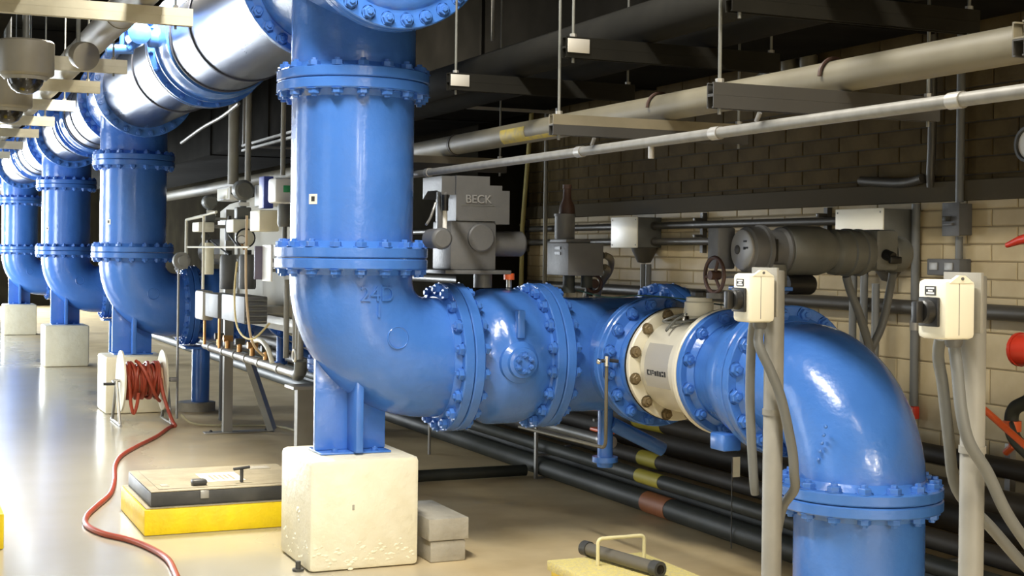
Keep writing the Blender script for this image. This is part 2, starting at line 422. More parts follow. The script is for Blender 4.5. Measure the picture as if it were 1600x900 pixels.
def make_tee(Y):
    t = thing('pipe_tee', '', 'pipe fitting', (X0, Y, ZU), 'blue header tees')
    part('run', MB().cyl((X0, Y-TH+.03, ZH), (X0, Y+TH-.03, ZH), RH, 64, caps=False), BLUE, t)
    part('branch', MB().cyl((X0, Y, ZU+.03), (X0, Y, ZH-.1), RP+.005, 64, caps=False), BLUE, t)
    flange(t, (X0, Y, ZU+G), (0, 0, -1), RF, RP, .056, BC24, 18, .031)
    flange(t, (X0, Y-TH+G, ZH), (0, -1, 0), RHF, RH, .055, .455, 28, .029)
    flange(t, (X0, Y+TH-G, ZH), (0, 1, 0), RHF, RH, .055, .455, 28, .029)
    return t
ordn = ['nearest', 'second nearest', 'third nearest', 'farthest']
te2nd = None
el = make_elbow(YS[0]); sp = make_spool(YS[0]); te = make_tee(YS[0])
el['label'] = 'blue flanged base elbow on the nearest cream pedestal, marked 24D'
sp['label'] = 'nearest and widest of the upright blue pipe spools'
te['label'] = 'blue header tee above the nearest upright spool, cut by the top edge'
W3 = ['behind the hose reel', 'third from the viewer', 'farthest away at the left edge']
for k in range(1, 4):
    d = (0, YS[k]-YS[0], 0)
    dup(el, d, 'blue flanged base elbow on the cream pedestal ' + W3[k-1])
    dup(sp, d, 'upright blue pipe spool ' + ['second from the viewer, above the hose reel', 'third from the viewer', 'farthest from the viewer, at the left edge'][k-1])
    if te2nd is None:
        te2nd = dup(te, d); bolts(te2nd, (X0, YS[k]-TH+.0025, ZH), (0, -1, 0), .453, 24, .027)
        te2nd['label'] = 'blue header tee on top of the second nearest upright spool'; continue
    dup(te2nd, (0, YS[k]-YS[1], 0), 'blue header tee on top of the ' + ['second nearest', 'third nearest', 'farthest'][k-1] + ' upright spool')
# casting letters on the nearest elbow
def wrap_on_elbow(o, Y):
    off = org(o)
    for v in o.data.vertices:
        w = v.co + off; dx, dz = w.x-X0, w.z-ZA
        d = dx if dz > .42 else .42-math.hypot(.42-dx, .42-dz)
        front = w.y < CASTY
        v.co.y = Y - math.sqrt(max(RP*RP-d*d, .001)) - (.009 if front else -.004) - off.y
CASTY = 6.7
cl_ = text(el, 'cast_letters', '24D', .11, .01, (X0+.042, CASTY, ZA+.352), (1, 0, 0), (0, 0, 1), BLUE); wrap_on_elbow(cl_, YS[0])
cl_ = part('cast_line', MB().box((X0+.042, CASTY-.01, ZA+.235), (X0+.052, CASTY+.01, ZA+.305)), BLUE, el); wrap_on_elbow(cl_, YS[0])
# concrete pedestals
def pedestal(Y, label):
    m = MB(); m.box((X0-.295, Y-.295, 0.001), (X0+.295, Y+.295, PED), .028)
    return solo('concrete_pedestal', m, CREAM, label, 'pedestal', 'cream concrete pedestals')
pd = pedestal(YS[0], 'cream painted concrete pedestal under the nearest blue elbow')
m = MB()
random.seed(3)
for k in range(70):
    x = X0-.27+.54*k/70; z = .085+.035*math.sin(k*.45)+.02*math.sin(k*1.7)+.012*random.random()-.0012*k*(k < 30)
    m.sphere((x, YS[0]-.2945, z), .0045+.006*random.random(), 8, 5, sc=(1.5, .35, .8))
for k in range(26):
    m.sphere((X0-.2945, YS[0]-.27+.5*k/26, .075+.05*math.sin(k*.6)+.03*random.random()), .005+.007*random.random(), 8, 5, sc=(.35, 1.4, 1))
for k in range(9):
    m.sphere((X0-.2945, YS[0]-.10+.05*random.random(), .23+.07*random.random()), .007+.006*random.random(), 8, 5, sc=(.4, 1.2, 1))
part('lumpy_plaster', m, CREAM, pd, kind='stuff')
part('chip_mark', MB().box((X0-.072, YS[0]-.2975, .31), (X0-.06, YS[0]-.294, .338), .003, Matrix.Identity(4)), STONE, pd)
for k, l in enumerate(['cream painted concrete pedestal behind the red hose reel', 'cream painted concrete pedestal third from the viewer', 'smallest cream concrete pedestal, farthest away at the left edge']):
    pedestal(YS[k+1], l)
# header pipes, couplings and valves between the tees
def header_pipe(y0, y1, label, seams):
    t = thing('header_pipe', label, 'pipe', (X0, (y0+y1)/2, ZH), 'stainless header pipes')
    part('shell', MB().lathe((X0, y0, ZH), (0, 1, 0), [(0, .30), (0, .402), (y1-y0, .402), (y1-y0, .30)], 72), STEEL, t)
    flange(t, (X0, y0+.0, ZH), (0, -1, 0), .47, .40, .02, hub=False) if False else None
    for y in seams:
        part('seam_band', MB().lathe((X0, y-.022, ZH), (0, 1, 0), [(0, .398), (.004, .412), (.04, .412), (.044, .398)], 72), SEAM, t)
    return t
def header_valve(y0, L, label):
    t = thing('header_valve', label, 'valve', (X0, y0, ZH), 'blue header valves')
    part('body', MB().lathe((X0, y0, ZH), (0, 1, 0), [(0, .34), (0, .425), (.06, .425), (.1, .44), (L*.55, .44), (L*.6, .425), (L-.12, .425), (L-.12, .475), (L-.005, .475), (L, .47), (L, .34)], 72), BLUE, t)
    part('seal_band', MB().lathe((X0, y0+L-.075, ZH), (0, 1, 0), [(0, .474), (.004, .478), (.02, .478), (.024, .474)], 72), SEAM, t)
    fl = part('lug_ring', MB().lathe((X0, y0+L*.5, ZH), (0, 1, 0), [(0, .42), (0, .455), (.02, .455), (.02, .42)], 64, closed=True), BLUE, t)
    bolts(fl, (X0, y0+L-.12, ZH), (0, -1, 0), .455, 20, .018)
    yc = y0+L*.45
    part('side_neck', MB().cyl((X0-.40, yc, ZH), (X0-.50, yc, ZH), .075, 20), BLUE, t)
    part('gear_drum', MB().lathe((X0-.585, yc-.13, ZH+.016), (0, 1, 0), [(0, 0), (0, .05), (.02, .085), (.20, .085), (.22, .05), (.22, 0)], 24), BLUE, t)
    part('gearbox', MB().box((X0-.66, yc-.10, ZH+.085), (X0-.47, yc+.10, ZH+.17), .02), BLUE, t)
    part('top_shaft', MB().cyl((X0-.76, yc-.02, ZH+.10), (X0-.66, yc-.02, ZH+.10), .03, 16), BLUE, t)
    part('side_post', MB().cyl((X0-.70, yc-.02, ZH-.09), (X0-.70, yc-.02, ZH+.10), .018, 12), BLUE, t)
    part('lever_barrel', MB().cyl((X0-.79, yc-.03, ZH-.11), (X0-.62, yc-.03, ZH-.10), .036, 16), BLUE, t)
    part('barrel_cap', MB().cyl((X0-.815, yc-.03, ZH-.112), (X0-.79, yc-.03, ZH-.11), .048, 16), BLUE, t)
    part('lever_link', MB().tube([(X0-.66, yc-.05, ZH-.10), (X0-.58, yc-.06, ZH-.04)], .03, 12), BLUE, t)
    return t
bays = ['nearest', 'second', 'third']
for k in range(3):
    a = YS[k]+TH+.004; b = YS[k+1]-TH-.004; L = b-a
    v0 = a+L*.425; vl = .62
    header_pipe(a, v0-.003, 'shiny stainless header pipe on the near side of the %s blue header valve' % bays[k], [a+L*.30, v0-.05])
    header_valve(v0, vl, 'blue valve with gearbox on top, in the %s stretch of stainless header' % bays[k])
    header_pipe(v0+vl+.003, b, 'shiny stainless header pipe on the far side of the %s blue header valve' % bays[k], [a+L*.705])
t = thing('blind_flange', 'blue round end cover bolted on the nearest header tee, at the top edge', 'pipe fitting', (X0, YS[0]-TH-.05, ZH))
part('cover', MB().lathe((X0, YS[0]-TH-.003, ZH), (0, -1, 0), [(0, 0), (0, RHF), (.048, RHF), (.054, RHF-.006), (.054, .40), (.072, .385), (.085, .34), (.092, 0)], 72), BLUE, t)
bolts(t, (X0, YS[0]-TH-.057, ZH), (0, -1, 0), .447, 28, .029)
# last pipe beyond the farthest tee
header_pipe(YS[3]+TH+.004, 36, 'stainless header pipe beyond the farthest tee', [30.5])
# ------------------------------------------------------------------ run A: valve, tee and cross pipe to the wall
XA = X0+.56; XB_ = 3.355
def make_plug_valve(Y):
    t = thing('plug_valve', '', 'valve', (XA, Y, ZA), 'blue valves beside the elbows')
    L = XB_-XA
    part('body', MB().lathe((XA+.03, Y, ZA), (1, 0, 0), [(0, .325), (.06, .325), (.10, .332), (.15, .355), (.17, .372), (.20, .378), (L-.20, .378), (L-.15, .37), (L-.11, .35), (L-.06, .345)], 72), BLUE, t)
    flange(t, (XA+G, Y, ZA), (-1, 0, 0), RF, RP, .056, BC24, 18, .031)
    flange(t, (XB_-G, Y, ZA), (1, 0, 0), RF, RP, .056, BC24, 18, .031)
    xm = XA+.272
    b = part('boss', MB().lathe((xm, Y-.34, ZA-.01), (0, -1, 0), [(0, .115), (.03, .112), (.05, .085), (.07, .080), (.075, .062), (.085, .060), (.085, 0)], 28), BLUE, t)
    bolts(b, (xm, Y-.425, ZA-.01), (0, -1, 0), .042, 6, .015)
    m = MB(); m.box((xm-.022, Y-.378, ZA+.12), (xm+.022, Y-.335, ZA+.27), .006, None)  # raised pad modelled in place of a bright reflection on the drum
    part('highlight_pad', m, BLUE, t)
    return t
pv = make_plug_valve(YS[0]); pv['label'] = 'drum-shaped blue valve bolted to the nearest blue elbow'
dup(pv, (0, YS[1]-YS[0], 0), 'drum-shaped blue valve bolted to the second blue elbow, behind the instrument rack')
dup(pv, (0, YS[2]-YS[0], 0), 'drum-shaped blue valve bolted to the third blue elbow')
XT = 3.80; XT1 = 4.18; Y1 = YS[0]; YBF = Y1-.567
t = t_tee = thing('pipe_tee', 'blue tee between the drum valve and the cream flow meter', 'pipe fitting', (XT, Y1, ZA))
part('run', MB().cyl((XB_+.03, Y1, ZA), (XT1-.03, Y1, ZA), RP, 64, caps=False), BLUE, t)
part('branch', MB().cyl((XT, Y1-.1, ZA), (XT, YBF+.03, ZA), .275, 64, caps=False), BLUE, t)
flange(t, (XB_+G, Y1, ZA), (-1, 0, 0), RF, RP, .056, BC24, 18, .031)
flange(t, (XT1-G, Y1, ZA), (1, 0, 0), RF, RP, .056, BC24, 18, .031)
flange(t, (XT, YBF+G, ZA), (0, -1, 0), .349, .275, .048, .312, 16, .029)
t = t_wp = thing('blind_flange', 'blue end cover bolted on the far side of the blue tee, toward the wall', 'pipe fitting', (XT1, Y1, ZA))
part('cover', MB().lathe((XT1+G, Y1, ZA), (1, 0, 0), [(0, 0), (0, RF-.004), (.006, RF), (.05, RF), (.056, RF-.006), (.056, .33), (.07, .30), (.08, 0)], 64), BLUE, t)
bolts(t, (XT1+.058, Y1, ZA), (1, 0, 0), BC24, 18, .031)
# run B toward the viewer
t = t_red = thing('pipe_reducer', 'blue reducer between the blue tee and the cream flow meter', 'pipe fitting', (XT, YBF-.1, ZA))
part('cone', MB().lathe((XT, YBF-.03, ZA), (0, -1, 0), [(0, .27), (.04, .262), (.12, .25), (.15, .25)], 56), BLUE, t)
flange(t, (XT, YBF-G, ZA), (0, 1, 0), .349, .26, .048, .312, 16, .029)
flange(t, (XT, YBF-.205, ZA), (0, -1, 0), .297, .245, .04)
part('gasket', MB().lathe((XT, YBF-.206, ZA), (0, -1, 0), [(0, .2), (0, .3), (.006, .3), (.006, .2)], 56, closed=True), BLACK, t, 'dark gasket ring')
YM0 = YBF-.214; YM1 = 5.915
t = t_met = thing('flow_meter', 'cream flow meter body clamped between blue flanges', 'flow meter', (XT, (YM0+YM1)/2, ZA))
part('tube', MB().lathe((XT, YM0-.03, ZA), (0, -1, 0), [(0, .215), (.015, .235), (.03, .243), (.30, .243), (.335, .250), (.40, .250), (YM0-YM1-.07, .25)], 64), CREAMM, t)
flange(t, (XT, YM0, ZA), (0, 1, 0), .297, .235, .035, .268, 12, .026, CREAMM, BRASS, hub=False)
flange(t, (XT, YM1, ZA), (0, -1, 0), .315, .24, .035, .278, 12, .024, CREAMM, BRASS, hub=False)
ym = (YM0+YM1)/2
part('terminal_neck', MB().lathe((XT-.02, ym, ZA+.235), (0, 0, 1), [(0, .05), (.03, .05), (.032, .072), (.10, .075), (.105, .066), (.125, .066), (.13, .05), (.13, 0)], 28), WHITEB, t)
part('terminal_cap', MB().lathe((XT-.02, ym, ZA+.366), (0, 0, 1), [(0, .04), (.02, .04), (.03, .03), (.03, 0)], 6), DKMET, t)
a = 3.42
lab = MB()
for k in range(8):
    pass
def curved(m, y0, y1, a0, a1, r, th, n=8):
    i = len(m.v)
    for k in range(n+1):
        a = a0+(a1-a0)*k/n
        for rr in (r, r+th):
            for y in (y0, y1): m.v.append(Vector((XT+rr*math.cos(a), y, ZA+rr*math.sin(a))))
    for k in range(n):
        b = i+4*k
        for q in ((2, 3, 7, 6), (0, 4, 5, 1), (0, 2, 6, 4), (1, 5, 7, 3)): m.f.append([b+j for j in q])
    m.f.append([i, i+1, i+3, i+2]); b = i+4*n; m.f.append([b, b+2, b+3, b+1])
    return m
pl = part('name_plate', curved(MB(), ym-.13, ym+.16, 2.62, 3.56, .2435, .0025), PLATE, t, 'thin grey name plate with dark print')
m = MB()
for ya, yb, aa, ab in [(.120, .130, 3.19, 3.30), (.104, .120, 3.19, 3.215), (.104, .120, 3.275, 3.30), (.086, .097, 3.19, 3.30), (.060, .080, 3.19, 3.22), (.060, .080, 3.24, 3.265), (.034, .054, 3.205, 3.30), (.012, .028, 3.19, 3.30), (-.012, .006, 3.20, 3.30), (-.036, -.018, 3.19, 3.225), (-.036, -.018, 3.26, 3.30), (-.056, -.042, 3.19, 3.30)]:
    curved(m, ym+ya, ym+yb, aa, ab, .2462, .001, 3)
part('plate_print', m, INK, pl, kind='stuff')
# cables on the meter
for k, pts in enumerate([[(XT-.02, ym-.02, ZA+.285), (XT-.10, ym+.05, ZA+.268), (XT-.17, ym+.10, ZA+.235), (XT-.13, ym+.02, ZA+.232), (XT-.02, ym-.1, ZA+.262)], [(XT-.06, ym-.03, ZA+.29), (XT-.13, ym+.03, ZA+.25), (XT-.20, ym+.02, ZA+.19)], [(XT-.1, ym, ZA+.272), (XT-.06, ym+.12, ZA+.262), (XT+.0, ym+.1, ZA+.27)]]):
    part('meter_cable', MB().tube(smoothpath(pts), .007, 8), GREYD if k != 2 else WHITE, t)
part('handle_loop', MB().tube([(XT-.09, ym+.04, ZA+.22), (XT-.075, ym+.04, ZA+.325), (XT-.03, ym+.04, ZA+.34)], .007, 8), CHROME, t)
YV1 = 5.448
t = t_bv = thing('butterfly_valve', 'blue valve with bolted rings between the flow meter and the big right-hand elbow', 'valve', (XT, 5.7, ZA))
flange(t, (XT, YM1-.004, ZA), (0, 1, 0), .312, .25, .04, .275, 12, .028)
part('body', MB().lathe((XT, YM1-.04, ZA), (0, -1, 0), [(0, .245), (.05, .25), (.12, .262), (.2, .29), (.26, .31), (.30, .31), (.33, .29), (YM1-.04-YV1-.03, .28)], 64), BLUE, t)
flange(t, (XT, YV1+G, ZA), (0, -1, 0), .349, .275, .048, .312, 16, .028)
part('neck', MB().cyl((XT, 5.66, ZA+.27), (XT, 5.66, 1.475), .055, 20), BLUE, t)
part('mount_plate', MB().box((XT-.11, 5.55, 1.475), (XT+.11, 5.77, 1.495), .004), BLUE, t)
part('lower_lug', MB().box((XT-.26, 5.56, ZA-.335), (XT-.16, 5.68, ZA-.255), .01), BLUE, t)
YE = 4.897; CF = .548
t = t_elb = thing('pipe_elbow', 'largest blue elbow at the right, bending down to the floor', 'pipe fitting', (XT, YE, ZA))
path = [(XT, YE+CF-.03, ZA)] + arc((XT, YE+.40, ZA-.40), (0, 0, 1), (0, -1, 0), .40, 16) + [(XT, YE, .66)]
path = [Vector(p) for p in path]
part('body', MB().tube(path, .277, 64), BLUE, t)
flange(t, (XT, YE+CF-G, ZA), (0, 1, 0), .349, .275, .048, .312, 16, .029)
flange(t, (XT, YE, .628+G), (0, 0, -1), .349, .275, .048, .312, 16, .029)
m = MB()
for k in range(5):
    m.sphere((XT-.268, YE-.075-.012*k, .80+.035*k), .009, 8, 5)
part('cast_bumps', m, BLUE, t, kind='stuff')
t = t_ris = thing('pipe_riser', 'upright blue pipe rising from the floor under the big right-hand elbow', 'pipe', (XT, YE, 0))
part('pipe', MB().cyl((XT, YE, 0.001), (XT, YE, .59), .2745, 64), BLUE, t)
flange(t, (XT, YE, .628-G), (0, 0, 1), .349, .275, .048, .312, 16, .028)
# pipe support under the tee
te2 = t_tee
part('drain_neck', MB().cyl((XT, Y1, .43), (XT, Y1, ZA-.31), .045, 20), BLUE, te2)
part('drain_cap', MB().lathe((XT, Y1, .47), (0, 0, -1), [(0, .046), (0, .075), (.03, .075), (.03, .05), (.06, .045), (.06, 0)], 20), BLUE, te2)
part('drain_branch', MB().cyl((XT+.03, Y1-.02, .66), (XT+.36, Y1-.04, .50), .042, 20), BLUE, te2)
t = stand = thing('pipe_stand', 'blue stand under the valve beside the second elbow, left of the rack legs', 'support', (X0+.62, YS[1], 0))
part('column', MB().cyl((X0+.66, YS[1]-.2, .09), (X0+.66, YS[1]-.2, .63), .09, 24), BLUE, t)
part('saddle', MB().box((X0+.48, YS[1]-.32, .631), (X0+.76, YS[1]+.05, .652), .004), BLUE, t)
part('foot', MB().cyl((X0+.62, YS[1]-.2, .001), (X0+.62, YS[1]-.2, .09), .19, 24), STONE, t)
dup(stand, (0, YS[2]-YS[1], 0), 'blue stand under the valve beside the third elbow')
if True:
    dY = (0, YS[1]-YS[0], 0)
    for o_, l_ in ((t_tee, 'blue tee of the second branch, behind the instrument rack'), (t_wp, 'blue end cover of the second branch tee, behind the instrument rack'), (t_red, 'blue reducer of the second branch, behind the instrument rack'), (t_met, 'cream flow meter of the second branch, behind the instrument rack'), (t_bv, 'blue ringed valve of the second branch, behind the instrument rack'), (t_elb, 'blue downward elbow of the second branch, behind the instrument rack legs'), (t_ris, 'blue riser of the second branch, behind the instrument rack legs')):
        dup(o_, dY, l_)
# small drain tube
t = thing('drain_tube', 'thin pale drain tube with small tap hanging from the blue tee', 'tube', (3.45, 6.70, .62))
part('tube', MB().tube([(3.455, 6.565, 1.06), (3.455, 6.565, .66)] + arc((3.455, 6.605, .66), (0, -1, 0), (0, 0, -1), .04, 5)[1:] + [(3.45, 7.66, .605)], .0095, 10), PVC, t)
part('tap', MB().cyl((3.455, 6.565, 1.052), (3.455, 6.565, 1.105), .016, 12), CHROME, t)
part('tap_arm', MB().tube([(3.41, 6.56, 1.078), (3.47, 6.57, 1.082), (3.525, 6.57, 1.075)], .010, 10), DKMET, t)
part('tap_nut', MB().sphere((3.405, 6.559, 1.078), .016, 10, 6), CHROME, t)
# thin green cable sagging over the run
solo('sagging_cable', MB().tube(smoothpath([(3.57, 7.15, 1.435), (3.66, 6.95, 1.40), (3.74, 6.72, 1.418), (3.82, 6.45, 1.41), (3.92, 6.15, 1.385), (3.92, 5.92, 1.385), (3.86, 5.76, 1.41)]), .004, 6), mat('green_cable', (.05, .12, .08), .5), 'thin dark green cable sagging across the blue tee', 'cable')
# ------------------------------------------------------------------ electric actuator over run B
AY, AZ = 5.60, 1.668
t = thing('electric_actuator', 'long grey motor actuator with round dial lying above the blue valve', 'actuator', (XT, AY, 1.497))
part('gear_case', MB().cyl((3.80, AY, 1.497), (3.80, AY, 1.60), .09, 28), GREYD, t)
part('dial_housing', MB().lathe((3.665, AY, AZ), (1, 0, 0), [(0, 0), (0, .095), (.010, .107), (.06, .112), (.075, .108), (.08, .118), (.10, .118), (.105, .095), (.19, .095), (.20, .11), (.21, .11)], 40), GREYM, t)
dl = part('dial', MB().lathe((3.664, AY, AZ), (-1, 0, 0), [(0, .094), (.010, .094), (.014, .088), (.014, 0)], 36), GALV, t, 'pale round dial face')
m = MB()
for zz, w in ((.035, .028), (.005, .04), (.0, .018)):
    m.box((3.6485, AY-.02-w, AZ+zz), (3.6498, AY-.02, AZ+zz+.009))
m.sphere((3.648, AY+.03, AZ), .022, 14, 8, sc=(.3, 1, 1))
part('dial_print', m, INK, dl, kind='stuff')
part('left_box', MB().box((3.60, AY+.122, 1.575), (3.70, AY+.22, 1.775), .012), GREYM, t)
part('motor_barrel', MB().lathe((3.875, AY, AZ), (1, 0, 0), [(0, .09), (.01, .112), (.04, .118), (.20, .118), (.24, .108), (.25, .092), (.27, .092)], 40), GREYD, t)
part('ribbed_barrel', MB().lathe((4.145, AY, AZ-.006), (1, 0, 0), [(0, .088), (.02, .108), (.05, .112), (.09, .106), (.095, .116), (.12, .116), (.125, .106), (.16, .106), (.165, .115), (.185, .115), (.19, .10), (.22, .10)], 40), GREYD, t)
part('terminal_box', MB().box((4.365, AY-.09, 1.575), (4.50, AY+.10, 1.775), .02), GREYD, t)
part('end_cap', MB().lathe((4.50, AY, AZ-.01), (1, 0, 0), [(0, .085), (.01, .09), (.08, .088), (.10, .075), (.10, 0)], 32), GREYD, t)
part('slot_window', MB().box((3.765, AY-.103, 1.615), (3.79, AY-.085, 1.72), .004), BLACK, t)
part('selector_knob', MB().cyl((4.415, AY-.09, 1.655), (4.425, AY-.135, 1.64), .026, 16), BLACK, t)
part('selector_lever', MB().box((4.40, AY-.15, 1.61), (4.47, AY-.13, 1.645), .006), BLACK, t)
part('lower_drum', MB().lathe((3.92, AY+.03, 1.505), (1, 0, 0), [(0, 0), (0, .048), (.14, .05), (.155, .042), (.155, 0)], 28), BLACK, t, 'black cylinder under the motor')
part('wheel_shaft', MB().cyl((3.48, AY-.01, 1.55), (3.72, AY-.01, 1.55), .016, 14), GREYD, t)
hw = part('handwheel', MB().tube(arc((3.50, AY-.01, 1.548), (0, 1, 0), (0, 0, 1), .082, 32, 0, 2*PI), .0095, 10, caps=False), RUST, t, 'dark brown rimmed handwheel')
part('hub', MB().cyl((3.475, AY-.01, 1.548), (3.525, AY-.01, 1.548), .022, 16), RUST, hw)
for k in range(3):
    a = PI/2+k*2*PI/3+.4
    part('spoke', MB().cyl((3.50, AY-.01, 1.548), (3.50, AY-.01+.08*math.cos(a), 1.548+.08*math.sin(a)), .008, 8), RUST, hw)
part('stem', MB().cyl((3.515, AY-.01, 1.44), (3.515, AY-.01, 1.465), .05, 16), DKMET, t)
for i, (pts, lb) in enumerate([([(4.27, AY+.02, 1.546), (4.30, AY+.03, 1.48), (4.37, AY+.03, 1.33), (4.47, AY+.06, 1.10), (4.55, AY+.1, .70), (4.57, AY+.12, .45)], 'flexible conduit dropping from the middle of the grey motor'),
                           ([(4.585, AY+.06, 1.566), (4.61, AY+.12, 1.455), (4.565, AY+.12, 1.29), (4.485, AY+.15, 1.09), (4.42, AY+.2, .70), (4.42, AY+.2, .45)], 'flexible conduit dropping from the right end of the grey motor')]):
    solo('flexible_conduit', MB().tube(smoothpath(pts), .021, 12), CONDUIT, lb, 'conduit')
# ------------------------------------------------------------------ grey actuator on its stand
BY = 8.2
t = act = thing('valve_actuator', 'blocky light grey valve actuator lettered BECK above the drum-shaped valve', 'actuator', (3.385, BY, 1.505))
part('upper_case', MB().prism([(3.235, 1.84), (3.50, 1.84), (3.505, 1.822), (3.60, 1.822), (3.60, 2.035), (3.548, 2.035), (3.548, 2.066), (3.462, 2.066), (3.462, 2.122), (3.235, 2.122)], BY, BY+.36, 'y'), GREYM, t, smooth=False)
part('side_flange', MB().prism([(BY+.02, 2.0), (BY+.10, 2.03), (BY+.27, 2.03), (BY+.36, 1.98), (BY+.36, 2.118), (BY+.02, 2.118)], 3.145, 3.234, 'x'), GREYM, t, smooth=False)
text(t, 'raised_letters', 'BECK', .074, .006, (3.385, BY-.001, 1.975), (1, 0, 0), (0, 0, 1), LETTER)
part('letter_rule', MB().box((3.27, BY-.003, 1.935), (3.50, BY-.0005, 1.939)), GREYD, t)
part('lower_case', MB().box((3.205, BY+.01, 1.53), (3.515, BY+.33, 1.838), .01), GREYM, t)
part('round_cover', MB().lathe((3.405, BY+.01, 1.735), (0, -1, 0), [(0, .088), (.02, .088), (.026, .080), (.026, 0)], 36), GREYM, t)
part('motor', MB().lathe((3.52, BY+.16, 1.70), (1, 0, 0), [(0, .085), (.025, .092), (.03, .082), (.23, .082), (.245, .07), (.245, 0)], 36), GREYM, t)
part('left_motor', MB().lathe((3.012, BY-.36, 1.722), (0, 1, 0), [(0, 0), (0, .050), (.006, .058), (.02, .066), (.03, .066), (.035, .060), (.20, .060), (.2, 0)], 32), GREYM, t)
part('motor_arm', MB().box((3.05, BY-.24, 1.70), (3.10, BY+.02, 1.745), .006), GREYM, t)
part('motor_arm', MB().box((3.05, BY+.021, 1.70), (3.204, BY+.06, 1.745), .006), GREYM, t)
part('bracket_arm', MB().box((3.135, BY+.05, 1.70), (3.165, BY+.09, 2.02), .004), GREYM, t)
part('actuator_rod', MB().cyl((3.185, BY+.07, 1.72), (3.185, BY+.07, 1.97), .018, 14), WHITE, t, 'bright thin rod')
part('rod_cap', MB().cyl((3.168, BY+.02, 1.90), (3.168, BY+.02, 2.0), .022, 14), BLACK, t)
part('rod_head', MB().sphere((3.175, BY+.05, 2.0), .035, 14, 8), GREYM, t)
part('bed_plate', MB().box((3.16, BY-.02, 1.505), (3.61, BY+.40, 1.53), .004), GREYM, t)
part('neck', MB().cyl((3.507, BY+.205, 1.4155), (3.507, BY+.205, 1.505), .06, 20), GREYD, t)
part('thin_tube', MB().tube(smoothpath([(3.03, BY-.02, 1.81), (3.07, BY+.02, 1.85), (3.10, BY+.05, 1.90), (3.12, BY+.06, 1.95)]), .008, 8), GALV, t)
# grey control box with cylinder
act.location = (2.915, 7.05, 1.523); act.scale = (.86, .86, .86)
t = cbx = thing('control_box', 'grey control box with an upright cylinder on top, right of the blocky grey actuator', 'control box', (4.05, BY, 1.50))
part('case', MB().box((3.985, BY-.08, 1.50), (4.24, BY+.24, 1.712), .006), GREYM, t)
part('lid_strip', MB().box((3.985, BY-.05, 1.7125), (4.16, BY+.2, 1.735), .004), GREYM, t)
part('cylinder', MB().lathe((4.035, BY+.08, 1.735), (0, 0, 1), [(0, .066), (.15, .066), (.15, .072), (.165, .072), (.165, 0)], 32), GREYM, t)
m = MB()
for zz in (1.668, 1.633): m.box((3.978, BY+.0, zz), (3.986, BY+.07, zz+.018))
for k, zz in enumerate((1.668, 1.633)):
    part('indicator', MB().box((3.979, BY+.03, zz), (3.9848, BY+.11, zz+.018)), BLACK, t)
part('neck', MB().cyl((4.08, BY+.1, 1.385), (4.08, BY+.1, 1.50), .04, 18), PIPEG, t)
part('side_neck', MB().cyl((4.18, BY+.04, 1.42), (4.18, BY+.04, 1.50), .038, 18), PIPEG, t)
part('cable_gland', MB().cyl((4.2405, BY+.02, 1.635), (4.285, BY+.02, 1.633), .026, 14), BLACK, t)
part('cable_gland', MB().cyl((4.2405, BY+.02, 1.56), (4.28, BY+.02, 1.556), .026, 14), BLACK, t)
part('top_fitting', MB().lathe((4.055, BY+.09, 1.902), (0, 0, 1), [(0, 0), (0, .055), (.05, .05), (.10, .028), (.16, .026), (.165, .03), (.19, .03), (.19, 0)], 18), RUST, t, 'rust brown fitting')
cbx.location = (3.483, 7.05, 1.519); cbx.scale = (.86, .86, .86)
HOSEB = mat('hose_brown_grey', (.22, .19, .13), .45)
for pts, lb in (([(3.700, 7.067, 1.633), (3.75, 7.09, 1.609), (3.825, 7.25, 1.54), (3.90, 7.52, 1.43), (3.93, 7.62, 1.25), (3.93, 7.63, 1.1)], 'upper brown-grey hose curving down from the grey control box'), ([(3.696, 7.067, 1.567), (3.735, 7.10, 1.545), (3.79, 7.30, 1.48), (3.83, 7.55, 1.40), (3.85, 7.62, 1.25), (3.85, 7.63, 1.1)], 'lower brown-grey hose curving down from the grey control box')):
    solo('cable_hose', MB().tube(smoothpath(pts), .020, 12), HOSEB, lb, 'hose')
t = thing('gate_valve', 'small brown valve wheel on top of the blue tee, below the grey control box', 'valve', (3.70, 7.22, 1.39))
part('wheel', MB().tube(arc((3.70, 7.20, 1.47), (1, 0, 0), (0, 0, 1), .048, 24, 0, 2*PI), .010, 8, caps=False), RUST, t)
part('hub', MB().cyl((3.70, 7.185, 1.47), (3.70, 7.235, 1.47), .026, 16), RUST, t)
part('riser', MB().cyl((3.70, 7.26, 1.395), (3.70, 7.26, 1.49), .022, 14), PIPEG, t)
t = thing('orange_valve_cap', 'small orange cap on the drum valve, right of the grey actuator', 'cap', (3.19, 7.25, 1.44))
part('cap', MB().cyl((3.19, 7.25, 1.49), (3.19, 7.25, 1.525), .03, 16), ORANGE, t)
part('pin', MB().cyl((3.19, 7.25, 1.446), (3.19, 7.25, 1.49), .015, 12), GALV, t)
